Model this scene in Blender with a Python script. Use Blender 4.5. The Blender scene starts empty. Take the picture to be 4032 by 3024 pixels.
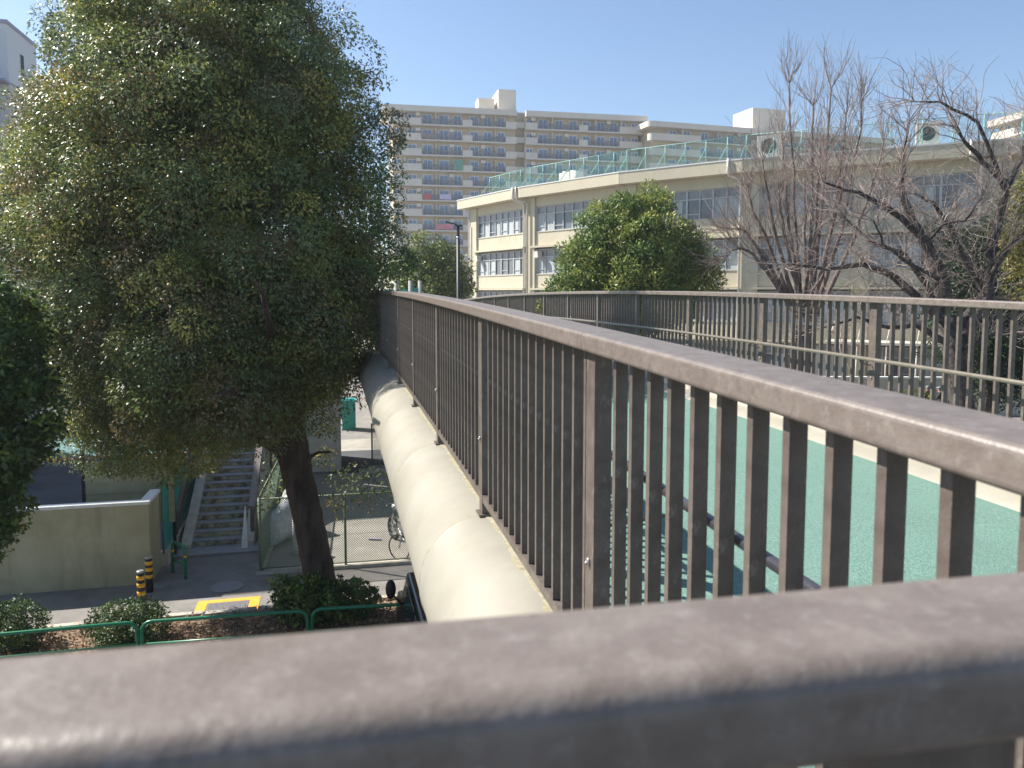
import bpy, math, random
import numpy as np
from mathutils import Vector, Matrix
R = math.radians
random.seed(7); rng = np.random.default_rng(7)
scene = bpy.context.scene
COL = scene.collection

# ------------------------------------------------------------------ camera
CAMZ = 6.45; PITCH = R(4.55); F = 3028.0; CX = 2016.0; CY = 1391.0
cam_d = bpy.data.cameras.new('camera'); cam = bpy.data.objects.new('camera', cam_d); COL.objects.link(cam)
cam.location = (0, 0, CAMZ); cam.rotation_euler = (math.pi/2 - PITCH, 0, 0)
cam_d.sensor_width = 36; cam_d.lens = F/4032*36; cam_d.shift_y = -(1512-CY)/4032
cam_d.clip_start = 0.02; cam_d.clip_end = 3000
cam_d.dof.use_dof = True; cam_d.dof.focus_distance = 7.0; cam_d.dof.aperture_fstop = 6.5
scene.camera = cam
# ------------------------------------------------------------------ light
SA, SB = 0.97, 0.38                      # metres of shadow to the right / towards the viewer per metre of height
SUN_EL = math.atan(1/math.hypot(SA, SB))
world = bpy.data.worlds.new('World'); scene.world = world; world.use_nodes = True
wn = world.node_tree; bgn = wn.nodes['Background']
sky = wn.nodes.new('ShaderNodeTexSky'); sky.sky_type = 'NISHITA'; sky.sun_disc = False
sky.sun_elevation = SUN_EL; sky.sun_rotation = math.atan2(-SA, SB)
sky.air_density = 1.0; sky.dust_density = 0.5; sky.ozone_density = 3.0; sky.altitude = 0
wn.links.new(sky.outputs[0], bgn.inputs[0]); bgn.inputs[1].default_value = 0.078
sd = bpy.data.lights.new('sun', 'SUN'); sd.energy = 4.8; sd.angle = R(0.5); sd.color = (1, .95, .87)
sun = bpy.data.objects.new('sun', sd); COL.objects.link(sun)
sun.rotation_euler = Vector((-SA, SB, 1)).to_track_quat('Z', 'Y').to_euler()
sun.location = (-30, 10, 40)
scene.view_settings.view_transform = 'Standard'; scene.view_settings.look = 'None'
scene.view_settings.exposure = 1.15; scene.view_settings.gamma = 1

# ------------------------------------------------------------------ helpers
def ray(px, py):
    a = (px-CX)/F; b = (CY-py)/F
    return Vector((a, math.cos(PITCH)+b*math.sin(PITCH), -math.sin(PITCH)+b*math.cos(PITCH)))
def P(px, py, Y):
    d = ray(px, py); return Vector((0, 0, CAMZ)) + d*(Y/d.y)
def G(px, py, z=0.0):
    d = ray(px, py); return Vector((0, 0, CAMZ)) + d*((z-CAMZ)/d.z)
BA = math.atan2(.225, .974); CB, SBn = math.cos(BA), math.sin(BA)
def B(t, q, z): return Vector((CB*q - SBn*t, SBn*q + CB*t, z))
def QT(v): return (CB*v.x + SBn*v.y, -SBn*v.x + CB*v.y)

def PT(px, py, t):                          # where the sight line meets the plane t = const of the bridge frame
    d = ray(px, py); return Vector((0, 0, CAMZ)) + d*(t/(-SBn*d.x + CB*d.y))
def tag(o, label=None, cat=None, group=None, kind=None):
    if label: o['label'] = label
    if cat: o['category'] = cat
    if group: o['group'] = group
    if kind: o['kind'] = kind
    return o
def empty(name, loc=(0, 0, 0), rz=0, label=None, cat=None, group=None):
    o = bpy.data.objects.new(name, None); o.empty_display_size = .2
    o.location = loc; o.rotation_euler = (0, 0, rz); COL.objects.link(o)
    return tag(o, label, cat, group)
def link_mesh(name, me, parent=None, loc=(0, 0, 0), rot=(0, 0, 0)):
    o = bpy.data.objects.new(name, me); COL.objects.link(o); o.location = loc; o.rotation_euler = rot
    if parent: o.parent = parent
    return o
def kids(o): return [c for c in bpy.data.objects if c.parent is o]
def copy_tree(o, parent=None, ch=None):
    c = o.copy(); COL.objects.link(c); c.parent = parent
    for k in kids(o): copy_tree(k, c)
    return c

class MB:
    def __init__(s): s.v = []; s.f = []; s.sm = []
    def add(s, vs, fs, smooth=False):
        n = len(s.v); s.v += [tuple(v) for v in vs]
        for f in fs: s.f.append([i+n for i in f]); s.sm.append(smooth)
    def box(s, x0, x1, y0, y1, z0, z1, M=None):
        vs = [Vector((x, y, z)) for z in (z0, z1) for y in (y0, y1) for x in (x0, x1)]
        if M is not None: vs = [M @ v for v in vs]
        s.add(vs, [(0, 2, 3, 1), (4, 5, 7, 6), (0, 1, 5, 4), (1, 3, 7, 5), (3, 2, 6, 7), (2, 0, 4, 6)])
    def tube(s, pts, rad, n=8, caps=True, smooth=True):
        pts = [Vector(p) for p in pts]; rings = []
        if not hasattr(rad, '__len__'): rad = [rad]*len(pts)
        up = None
        for i, p in enumerate(pts):
            t = (pts[min(i+1, len(pts)-1)] - pts[max(i-1, 0)]).normalized()
            if up is None or abs(up.dot(t)) > .95:
                up = Vector((0, 0, 1)) if abs(t.z) < .9 else Vector((1, 0, 0))
            a = t.cross(up).normalized(); b = a.cross(t).normalized(); up = b
            rings.append([p + (a*math.cos(k*2*math.pi/n) + b*math.sin(k*2*math.pi/n))*rad[i] for k in range(n)])
        vs = [v for r in rings for v in r]; fs = []
        for i in range(len(pts)-1):
            for k in range(n):
                fs.append((i*n+k, i*n+(k+1) % n, (i+1)*n+(k+1) % n, (i+1)*n+k))
        s.add(vs, fs, smooth)
        if caps:
            m = len(s.v) - len(vs)
            s.f.append([m+k for k in range(n)][::-1]); s.sm.append(False)
            s.f.append([m+(len(pts)-1)*n+k for k in range(n)]); s.sm.append(False)
    def prism(s, prof, ext, M=None):          # prof: list of (a,b) in local x,z ; ext: (y0,y1)
        n = len(prof)
        vs = [Vector((a, ext[0], b)) for a, b in prof] + [Vector((a, ext[1], b)) for a, b in prof]
        if M is not None: vs = [M @ v for v in vs]
        s.add(vs, [tuple(range(n)), tuple(range(2*n-1, n-1, -1))] + [(k, k+n, (k+1) % n+n, (k+1) % n) for k in range(n)])
    def loft(s, rings, smooth=True, caps=True):
        n = len(rings[0]); vs = [v for r in rings for v in r]; fs = []
        for i in range(len(rings)-1):
            for k in range(n): fs.append((i*n+k, i*n+(k+1) % n, (i+1)*n+(k+1) % n, (i+1)*n+k))
        if caps: fs += [tuple(range(n))[::-1], tuple((len(rings)-1)*n+k for k in range(n))]
        s.add(vs, fs, smooth)
    def ball(s, c, r, nu=12, nv=8, noise=0):
        c = Vector(c); rr = r if hasattr(r, '__len__') else (r, r, r); rings = []
        for i in range(1, nv):
            th = math.pi*i/nv
            rings.append([c + Vector((rr[0]*math.sin(th)*math.cos(2*math.pi*k/nu), rr[1]*math.sin(th)*math.sin(2*math.pi*k/nu), rr[2]*math.cos(th)))*(1+random.uniform(-noise, noise)) for k in range(nu)])
        n0 = len(s.v); s.loft(rings, True, False)
        top = len(s.v); s.v.append(tuple(c+Vector((0, 0, rr[2])))); bot = len(s.v); s.v.append(tuple(c-Vector((0, 0, rr[2]))))
        m = n0+(nv-2)*nu
        for k in range(nu):
            s.f.append([top, n0+(k+1) % nu, n0+k]); s.sm.append(True)
            s.f.append([bot, m+k, m+(k+1) % nu]); s.sm.append(True)
    def mesh(s, name, m):
        me = bpy.data.meshes.new(name); me.from_pydata(s.v, [], s.f)
        me.polygons.foreach_set('use_smooth', s.sm); me.materials.append(m); me.update(); return me
    def build(s, name, m, parent=None, loc=(0, 0, 0), rot=(0, 0, 0), bevel=0):
        o = link_mesh(name, s.mesh(name, m), parent, loc, rot)
        if bevel:
            b = o.modifiers.new('bevel', 'BEVEL'); b.width = bevel; b.segments = 2; b.limit_method = 'ANGLE'
        return o
def frame(o, ang): return Matrix.Translation(Vector(o)) @ Matrix.Rotation(ang, 4, 'Z')

# ------------------------------------------------------------------ materials
def mat(name, c1, c2=None, rough=.7, scale=4, detail=6, bump=0, bscale=40, spec=.4, metal=0, stretch=(1, 1, 1), streak=None, lo=.35, hi=.65):
    m = bpy.data.materials.new(name); m.use_nodes = True; nt = m.node_tree; b = nt.nodes['Principled BSDF']
    b.inputs['Roughness'].default_value = rough; b.inputs['Metallic'].default_value = metal
    b.inputs['Specular IOR Level'].default_value = spec
    tc = nt.nodes.new('ShaderNodeTexCoord'); mp = nt.nodes.new('ShaderNodeMapping'); mp.inputs['Scale'].default_value = stretch
    nt.links.new(tc.outputs['Object'], mp.inputs['Vector'])
    col = None
    if c2 is not None:
        n = nt.nodes.new('ShaderNodeTexNoise'); n.inputs['Scale'].default_value = scale; n.inputs['Detail'].default_value = detail; n.inputs['Roughness'].default_value = .62
        nt.links.new(mp.outputs[0], n.inputs['Vector'])
        r = nt.nodes.new('ShaderNodeValToRGB'); r.color_ramp.elements[0].position = lo; r.color_ramp.elements[1].position = hi
        r.color_ramp.elements[0].color = (*c1, 1); r.color_ramp.elements[1].color = (*c2, 1)
        nt.links.new(n.outputs['Fac'], r.inputs[0]); col = r.outputs[0]
    if streak:
        sc, sstr, scol, amt, s0, s1 = streak
        mp2 = nt.nodes.new('ShaderNodeMapping'); mp2.inputs['Scale'].default_value = sstr; nt.links.new(tc.outputs['Object'], mp2.inputs['Vector'])
        n2 = nt.nodes.new('ShaderNodeTexNoise'); n2.inputs['Scale'].default_value = sc; n2.inputs['Detail'].default_value = 8; n2.inputs['Roughness'].default_value = .7
        nt.links.new(mp2.outputs[0], n2.inputs['Vector'])
        mr = nt.nodes.new('ShaderNodeMapRange'); mr.inputs['From Min'].default_value = s0; mr.inputs['From Max'].default_value = s1; mr.inputs['To Max'].default_value = amt
        nt.links.new(n2.outputs['Fac'], mr.inputs['Value'])
        mx = nt.nodes.new('ShaderNodeMix'); mx.data_type = 'RGBA'
        nt.links.new(mr.outputs[0], mx.inputs[0])
        if col is not None: nt.links.new(col, mx.inputs[6])
        else: mx.inputs[6].default_value = (*c1, 1)
        mx.inputs[7].default_value = (*scol, 1); col = mx.outputs[2]
    if col is not None: nt.links.new(col, b.inputs['Base Color'])
    else: b.inputs['Base Color'].default_value = (*c1, 1)
    if bump:
        n3 = nt.nodes.new('ShaderNodeTexNoise'); n3.inputs['Scale'].default_value = bscale; n3.inputs['Detail'].default_value = 4
        nt.links.new(mp.outputs[0], n3.inputs['Vector'])
        bp = nt.nodes.new('ShaderNodeBump'); bp.inputs['Strength'].default_value = bump; bp.inputs['Distance'].default_value = .01
        nt.links.new(n3.outputs['Fac'], bp.inputs['Height']); nt.links.new(bp.outputs[0], b.inputs['Normal'])
    return m
def see_through(name, c, alpha, rough=.6):
    m = mat(name, c, rough=rough); nt = m.node_tree; b = nt.nodes['Principled BSDF']; out = nt.nodes['Material Output']
    t = nt.nodes.new('ShaderNodeBsdfTransparent'); mx = nt.nodes.new('ShaderNodeMixShader'); mx.inputs[0].default_value = alpha
    nt.links.new(t.outputs[0], mx.inputs[1]); nt.links.new(b.outputs[0], mx.inputs[2]); nt.links.new(mx.outputs[0], out.inputs[0]); return m
def leaf_mat(name, rough=.38, trans=.22, spec=.5):
    m = bpy.data.materials.new(name); m.use_nodes = True; nt = m.node_tree; b = nt.nodes['Principled BSDF']; out = nt.nodes['Material Output']
    a = nt.nodes.new('ShaderNodeAttribute'); a.attribute_name = 'leafcol'
    nt.links.new(a.outputs['Color'], b.inputs['Base Color']); b.inputs['Roughness'].default_value = rough; b.inputs['Specular IOR Level'].default_value = spec
    tr = nt.nodes.new('ShaderNodeBsdfTranslucent'); mx = nt.nodes.new('ShaderNodeMixShader'); mx.inputs[0].default_value = trans
    nt.links.new(a.outputs['Color'], tr.inputs[0]); nt.links.new(b.outputs[0], mx.inputs[1]); nt.links.new(tr.outputs[0], mx.inputs[2]); nt.links.new(mx.outputs[0], out.inputs[0]); return m

M = {}
M['rail'] = mat('rail_paint', (.088, .070, .057), (.150, .124, .104), .42, 9, 8, .12, 120, .5, streak=(38, (1, 1, .5), (.32, .28, .25), .5, .56, .72))
M['rail2'] = mat('rail_paint_worn', (.135, .108, .090), (.185, .154, .132), .42, 22, 8, .1, 150, .5, streak=(60, (1, 1, 1), (.34, .305, .275), .38, .52, .74))
M['steel'] = mat('steel', (.35, .34, .32), (.45, .44, .42), .35, 20, metal=.6)
M['handrail'] = mat('handrail_resin', (.14, .12, .095), (.19, .165, .13), .3, 12, spec=.5, stretch=(1, 1, 1))
M['handrailshade'] = mat('handrail_resin_shaded', (.030, .030, .036), (.05, .048, .055), .22, 8, spec=.7)  # shaded copy of the handrail for the left side, shade put into the colour
M['pipe'] = mat('cream_paint', (.28, .26, .21), (.325, .305, .25), .45, 1.6, 8, .12, 25, .4, streak=(5, (1, 1, 1), (.26, .225, .15), .42, .52, .78))
M['kerb'] = mat('kerb_paint', (.46, .42, .35), (.54, .50, .42), .6, 5, bump=.1)
M['stain'] = mat('edge_dirt', (.24, .21, .12), (.38, .34, .24), .8, 30, 8)
def deck_mat():
    m = mat('deck_green', (.090, .185, .145), (.195, .31, .26), .8, 60, 3, .9, 110, .3, lo=.3, hi=.7, streak=(1.6, (1, .35, 1), (.115, .185, .15), .55, .50, .70))
    return m
M['deck'] = deck_mat()
M['concrete'] = mat('concrete', (.30, .29, .26), (.40, .38, .34), .85, 3, 8, .2, 30)
M['asphalt'] = mat('asphalt', (.17, .158, .145), (.235, .22, .205), .9, 2.0, 8, .5, 120, streak=(1.2, (1, 1, 1), (.28, .265, .245), .6, .5, .7))
M['yard'] = mat('yard_asphalt', (.055, .056, .062), (.085, .086, .092), .9, .6, 8, .3, 80)
M['park'] = mat('parking_concrete', (.27, .25, .215), (.36, .335, .29), .85, 1.1, 8, .2, 40, streak=(2.2, (1, 1, 1), (.48, .46, .42), .7, .62, .72))
M['soil'] = mat('soil', (.10, .07, .045), (.32, .22, .15), .95, 14, 6, .8, 30, lo=.4, hi=.68)
M['curbstone'] = mat('curb_stone', (.34, .31, .26), (.46, .43, .37), .85, 6, 6, .3, 30)
M['wallY'] = mat('yellow_render', (.33, .295, .18), (.43, .39, .26), .85, 1.1, 8, .15, 40, streak=(2.2, (1.2, 1.2, .16), (.17, .155, .10), .55, .52, .76))
M['coping'] = mat('white_coping', (.62, .62, .60), (.75, .75, .73), .6, 5)
M['boards'] = mat('beige_boards', (.36, .32, .20), (.44, .40, .27), .6, 3)
M['black'] = mat('black_paint', (.018, .018, .02), rough=.45)
M['teal'] = mat('teal_paint', (.02, .20, .17), (.03, .26, .22), .45, 8)
M['tealfab'] = see_through('teal_net', (.03, .33, .30), .75)
M['greenrail'] = mat('green_guard', (.012, .16, .075), (.02, .21, .10), .35, 10, spec=.5)
M['yellow'] = mat('yellow_band', (.72, .38, .02), (.80, .45, .03), .4, 20)
M['orange'] = mat('orange_road_paint', (.80, .33, .02), (.86, .40, .05), .7, 9)
M['iron'] = mat('cast_iron', (.16, .15, .15), (.25, .24, .24), .5, 30, bump=.5, bscale=60)
M['riser'] = mat('stair_riser', (.17, .14, .09), (.52, .48, .36), .85, 5, 8, .3, 30, lo=.38, hi=.58)
M['tread'] = mat('stair_tread', (.24, .24, .25), (.33, .33, .34), .85, 5, 6, .3, 60)
M['stringer'] = mat('stringer_paint', (.46, .42, .35), (.60, .56, .48), .8, 3, 8, .1, 30, streak=(3, (1, 1, .3), (.18, .15, .11), .6, .55, .7))
M['bark'] = mat('bark', (.030, .019, .014), (.085, .060, .046), .9, 6, 8, .9, 22, stretch=(1, 1, .3))
M['barkgrey'] = mat('bark_grey', (.075, .052, .044), (.20, .15, .13), .9, 9, 8, .8, 30, stretch=(1, 1, .3))
M['barkdark'] = mat('bark_dark', (.018, .014, .014), (.10, .085, .075), .9, 8, 8, .8, 30)
M['school'] = mat('school_cream', (.48, .43, .315), (.53, .48, .36), .8, .35, 8, .05, 20, streak=(1.5, (1, 1, .25), (.34, .30, .22), .35, .55, .75))
M['schoolcap'] = mat('roof_cap', (.60, .60, .58), rough=.5)
M['alu'] = mat('alu_frame', (.42, .43, .44), rough=.4, spec=.5)
M['glass'] = mat('window_glass', (.055, .065, .075), (.13, .15, .17), .08, .5, spec=.8)
M['curtain'] = mat('curtain', (.30, .33, .33), (.50, .54, .53), .9, 3, 4, stretch=(5, 5, .2))
M['curtaing'] = mat('frosted_pane', (.20, .21, .21), (.28, .29, .30), .3, 2)
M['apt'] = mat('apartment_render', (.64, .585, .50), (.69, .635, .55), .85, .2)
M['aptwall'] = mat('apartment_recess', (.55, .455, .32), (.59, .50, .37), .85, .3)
M['aptrail'] = see_through('balcony_grille', (.22, .23, .25), .33)
M['aptglass'] = mat('apartment_glass', (.07, .13, .26), (.28, .38, .56), .06, .25, 2, spec=1.0, lo=.45, hi=.55)
M['white'] = mat('white_paint', (.74, .74, .74), (.80, .80, .80), .5, 4)
M['whitewall'] = mat('white_building_wall', (.66, .66, .68), (.72, .72, .73), .7, .4)
M['ac'] = mat('outdoor_unit_plastic', (.66, .62, .55), rough=.5)
M['dark'] = mat('dark_void', (.02, .02, .022), rough=.5)
M['lamp'] = mat('dark_brown_pole', (.045, .038, .034), (.07, .06, .055), .5, 8)
M['net'] = see_through('green_roof_net', (.10, .30, .26), .095)
M['netpost'] = mat('net_post_green', (.14, .34, .30), (.22, .43, .38), .5, 5)
M['wire'] = mat('mesh_wire', (.13, .19, .14), rough=.5, metal=.2)
M['postgrn'] = mat('olive_green_post', (.07, .13, .08), (.16, .17, .08), .5, 6)
M['leaf'] = leaf_mat('leaf_glossy', .42, .32, .45)
M['leafm'] = leaf_mat('leaf_matte', .5, .25, .4)
M['pole'] = mat('concrete_pole', (.30, .29, .27), (.36, .35, .33), .8, 5)
M['twig'] = mat('twig_bark', (.20, .15, .13), (.38, .31, .27), .8, 5)
M['silver'] = mat('silver_cover', (.40, .42, .46), (.55, .57, .60), .35, 6, 6, .6, 14)
M['carpaint'] = mat('dark_car_paint', (.010, .011, .014), rough=.18, spec=.7)
M['carglass'] = mat('car_glass', (.03, .045, .06), rough=.04, spec=1)
M['rubber'] = mat('rubber', (.02, .02, .02), rough=.8)
M['chrome'] = mat('chrome', (.6, .6, .6), rough=.2, metal=1)
M['red'] = mat('red_plastic', (.45, .03, .02), rough=.3)
M['orangep'] = mat('orange_lens', (.7, .18, .03), rough=.3)
M['darkgreen'] = mat('dark_green_tank', (.02, .06, .03), rough=.25, spec=.6)
M['redstrip'] = mat('red_strip_paint', (.30, .05, .03), rough=.7)
M['court'] = mat('teal_court', (.05, .13, .13), (.07, .16, .155), .8, 2)
M['lav'] = mat('lavender_tiles', (.40, .38, .48), rough=.7)

# ------------------------------------------------------------------ leaves
def leaves(name, tufts, n, L, W, matl, parent=None, spread=.3, cols=None, droop=.4, seed=1, flat=.5, shell=(.35, 1.05)):
    """tufts: array (T,7): x y z ox oy oz colour ; each twig end is a dome of n leaves"""
    g = np.random.default_rng(seed); T = len(tufts); N = T*n
    t = np.repeat(tufts, n, axis=0)
    out = t[:, 3:6]
    d = g.normal(0, 1, (N, 3)); d /= np.linalg.norm(d, axis=1)[:, None]
    lean = out*.55; lean[:, 2] += .30
    d = d + lean; d /= (np.linalg.norm(d, axis=1)[:, None]+1e-9)
    tr_ = np.repeat(g.uniform(.7, 1.3, T), n)[:, None]
    c = t[:, :3] + d*spread*tr_*g.uniform(shell[0], shell[1], (N, 1))*np.array([1, 1, .8])
    ax = d*.7 + g.normal(0, .55, (N, 3)); ax[:, 2] -= droop; ax /= np.linalg.norm(ax, axis=1)[:, None]
    up = d + g.normal(0, .33, (N, 3)); up[:, 2] += .25
    side = np.cross(ax, up); side /= (np.linalg.norm(side, axis=1)[:, None]+1e-9)
    nrm = np.cross(side, ax)
    s = g.uniform(.65, 1.25, N)[:, None]
    l = ax*L*s; w = side*W*.5*s
    v = np.stack([c, c+l*.45+w, c+l - nrm*L*.12, c+l*.45-w], axis=1).reshape(-1, 3)
    v[1::4] += nrm*L*.06; v[3::4] += nrm*L*.06
    me = bpy.data.meshes.new(name); me.vertices.add(N*4); me.vertices.foreach_set('co', v.ravel())
    me.loops.add(N*4); me.loops.foreach_set('vertex_index', np.arange(N*4, dtype=np.int32))
    me.polygons.add(N); me.polygons.foreach_set('loop_start', np.arange(0, N*4, 4, dtype=np.int32)); me.polygons.foreach_set('loop_total', np.full(N, 4, dtype=np.int32))
    cols = np.array(cols); k = t[:, 6].astype(int) % len(cols)
    cc = cols[k]*g.uniform(.65, 1.45, N)[:, None]*np.stack([g.uniform(.85, 1.25, N), np.ones(N), g.uniform(.8, 1.2, N)], 1)
    ca = me.color_attributes.new('leafcol', 'FLOAT_COLOR', 'POINT')
    buf = np.ones((N*4, 4)); buf[:, :3] = np.repeat(cc, 4, axis=0); ca.data.foreach_set('color', buf.ravel())
    me.materials.append(matl); me.update(); me.validate()
    return link_mesh(name, me, parent)
def lobes_to_tufts(lobes, per_m2=3.0, seed=2, ncol=5, fill=.25, lump=.12):
    """lobes: (center, (rx,ry,rz))."""
    g = np.random.default_rng(seed); res = []
    C = np.array([[*l[0]] for l in lobes]); RR = np.array([l[1] for l in lobes])
    for i, (c, r) in enumerate(lobes):
        area = 4*math.pi*((r[0]*r[1])**1.6/3+(r[0]*r[2])**1.6/3+(r[1]*r[2])**1.6/3)**(1/1.6)
        for phase in range(2):
            n = int(area*per_m2*(1 if phase == 0 else fill))
            d = g.normal(0, 1, (n, 3)); d /= np.linalg.norm(d, axis=1)[:, None]
            fr = g.uniform(.86, 1.06, n) if phase == 0 else g.uniform(.3, .86, n)
            bumps = 1+lump*np.sin(d[:, 0]*7+i*1.3)*np.sin(d[:, 1]*6+i)*np.sin(d[:, 2]*8+i*2.1)*2
            p = np.array(c)+d*np.array(r)*(fr*bumps)[:, None]
            # keep only what is near the union's surface
            if phase == 0:
                depth = np.ones(n)*9
                for j in range(len(lobes)):
                    if j == i: continue
                    e = np.linalg.norm((p-C[j])/RR[j], axis=1); depth = np.minimum(depth, e)
                p = p[depth > .72]; d = d[depth > .72]
            col = g.integers(0, ncol, len(p))
            res.append(np.concatenate([p, d, col[:, None]], axis=1))
    return np.concatenate(res)
def crown(name, lobes, parent, n, L, W, cols, matl, per=3.0, seed=1, spread=.3, fill=.25, droop=.4, lump=.12, extra=None, shell=(.35, 1.05)):
    tu = lobes_to_tufts(lobes, per, seed, len(cols), fill, lump)
    if extra is not None: tu = np.concatenate([tu, extra])
    return leaves(name, tu, n, L, W, matl, parent, spread, cols, droop, seed, shell=shell)
def limb(mb, pts, r0, r1, n=8):
    k = len(pts); mb.tube(pts, [r0+(r1-r0)*i/(k-1) for i in range(k)], n)
def curve_pts(a, b, sag=(0, 0, 0), n=6, jit=0.0):
    a = Vector(a); b = Vector(b); s = Vector(sag); o = []
    for i in range(n+1):
        u = i/n; o.append(a.lerp(b, u)+s*math.sin(math.pi*u)+Vector([random.uniform(-jit, jit) for _ in range(3)])*(0 < i < n))
    return o

# ================================================================== SETTING
gr = MB(); gr.box(-400, 400, -60, 900, -.5, 0)
tag(gr.build('ground', M['asphalt']), kind='structure')
def sheet(name, pts, z, m, th=.05):
    s = MB(); n = len(pts)
    s.add([(p[0], p[1], z) for p in pts]+[(p[0], p[1], z-th) for p in pts], [tuple(range(n)), tuple(range(2*n-1, n-1, -1))]+[(k, (k+1) % n, (k+1) % n+n, k+n) for k in range(n)][::-1])
    return tag(s.build(name, m), kind='structure')
def BQpts(lst): return [B(t, q, 0) for q, t in lst]

# wall foot line and pavement
wq0, wt0 = QT(G(0, 2349)); wq1, wt1 = QT(G(597, 2296)); WT = (wt0+wt1)/2
sq, st = QT(G(745, 2185)); sq1, _ = QT(G(975, 2170))
fq, ft = QT(G(1028, 2262))
sheet('sidewalk', BQpts([(-30, 14.6), (14, 14.6), (14, WT+1.6), (-30, WT+1.6)]), .004, M['asphalt'])
sheet('yard', BQpts([(-30, WT+.1), (wq1-.1, WT+.1), (wq1-.1, 45), (-30, 45)]), .008, M['yard'])
sheet('parking_lot', BQpts([(fq, ft+.05), (14, ft+.05), (14, ft+9.6), (fq, ft+9.6)]), .010, M['park'])
kq, kt = QT(G(700, 2440))
sheet('planting_strip', BQpts([(-30, kt-1.9), (3.5, kt-1.9), (3.5, kt), (-30, kt)]), .03, M['soil'], .05)
sheet('road', BQpts([(-40, -4), (40, -4), (40, kt-2.2), (-40, kt-2.2)]), .004, M['yard'])
# kerb stones of the planting strip
for i in range(16):
    q0 = -13.6+i*1.0
    k = MB(); k.box(0, .97, -.075, .075, 0, .10)
    o = k.build('kerb_stone', M['curbstone'], None, B(kt+.02+random.uniform(-.03, .03), q0, 0), (0, random.uniform(-.02, .02), BA+random.uniform(-.03, .03)), .012)
    tag(o, kind='structure')

# litter of dry leaves on the strip
lt = []
for i in range(2600):
    q = random.uniform(-13, 2.5); t = random.uniform(kt-1.3, kt-.03); v = B(t, q, .045); lt.append([v.x, v.y, v.z, 0, 0, .3, random.randrange(4)])
lf = leaves('leaf_litter', np.array(lt), 3, .07, .035, M['leafm'], None, .10, [(.22, .13, .07), (.35, .22, .12), (.14, .08, .05), (.40, .30, .18)], 0, 5)
tag(lf, 'brown dry leaf litter lying in the planting strip under the green guard rail', 'leaf litter', kind='stuff')

# ================================================================== FOOTBRIDGE
def zb(t):                                   # underside of the top rails along the bridge
    return CAMZ - .04 - (.00128 if t < 13.45 else .0011)*(t-13.45)**2
T0 = .5; T1 = 52.0
stations = [T0+i*.5 for i in range(int((T1-T0)/.5)+1)]
QL, QR = .833, 5.0
bridge = empty('footbridge', (0, 0, 0), 0, 'green surfaced pedestrian bridge arching away with cream tubular edge beam', 'footbridge')
d = MB(); d.loft([[B(t, QL+.22, zb(t)-1.43), B(t, QR-.03, zb(t)-1.43), B(t, QR-.03, zb(t)-1.53), B(t, QL+.22, zb(t)-1.53)] for t in stations], False)
d.build('deck_surface', M['deck'], bridge)
for (a, b_, h0, h1) in ((QL+.10, QL+.22, -1.6, -1.19), (QR-.03, QR+.12, -1.6, -1.26)):
    k = MB(); k.loft([[B(t, a, zb(t)+h1), B(t, b_, zb(t)+h1), B(t, b_, zb(t)+h0), B(t, a, zb(t)+h0)] for t in stations], False)
    k.build('kerb', M['kerb'], bridge, bevel=.012)
g_ = MB(); g_.loft([[B(t, QL+.15, zb(t)-1.62), B(t, QR+.1, zb(t)-1.62), B(t, QR-.8, zb(t)-2.2), B(t, QL+.9, zb(t)-2.2)] for t in stations[::4]], False)
g_.build('girder', M['concrete'], bridge)
POST0 = 2.436
PR, PQ = .412, QL+.045
def pipe_ring(t, r, n=48): return [B(t, PQ+math.cos(2*math.pi*k/n)*r, zb(t)-1.18-PR+math.sin(2*math.pi*k/n)*r) for k in range(n)]
pm = MB(); rings = []
seams = [POST0+2*i for i in range(-1, 25)]
ts = set()
for s_ in seams:
    for dd in (-.035, -.02, -.006, .006, .02, .035): ts.add(round(s_+dd, 4))
    ts.add(round(s_+1.0, 4)); ts.add(round(s_+.5, 4)); ts.add(round(s_+1.5, 4))
for t in sorted(x for x in ts if x > T0-.3):
    dd = min(abs(t-s_) for s_ in seams); r = PR + (.0055 if dd < .01 else (.003 if dd < .025 else 0))
    rings.append(pipe_ring(t, r))
pm.loft(rings, True); pm.build('edge_beam', M['pipe'], bridge)
for s_ in seams[1:14]:
    if s_ < T0: continue
    sb_ = MB(); sb_.loft([pipe_ring(s_+dd, PR+rr__) for dd, rr__ in ((-.007, .001), (-.004, .0075), (.004, .0075), (.007, .001))], True, False); sb_.build('weld_seam', M['stain'], bridge)
# second beam on the far side
pm = MB()
pm.loft([[B(t, QR-.0+math.cos(2*math.pi*k/20)*.375+.0, zb(t)-1.34-.375+math.sin(2*math.pi*k/20)*.37) for k in range(20)] for t in stations[::2]], True); pm.build('edge_beam', M['pipe'], bridge)
# dirt line where the posts stand on the beam
sm = MB(); sm.loft([[B(t, PQ-.015-.012*math.sin(t*9)-.008*math.sin(t*23), zb(t)-1.178), B(t, PQ+.10, zb(t)-1.176), B(t, PQ+.10, zb(t)-1.20), B(t, PQ-.015, zb(t)-1.20)] for t in [T0+i*.04 for i in range(500)]], False)
sm.build('sealant_line', M['stain'], bridge)
# piers
for t in (28, 46):
    p = MB(); z = zb(t)-2.2; c = B(t, 2.9, 0); p.tube([(c.x, c.y, 0), (c.x, c.y, z-.4)], .55, 24)
    p.box(-1.6, 1.6, -.5, .5, z-.5, z+.02, frame((c.x, c.y, 0), BA)); p.build('pier', M['stringer'], bridge)

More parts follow.
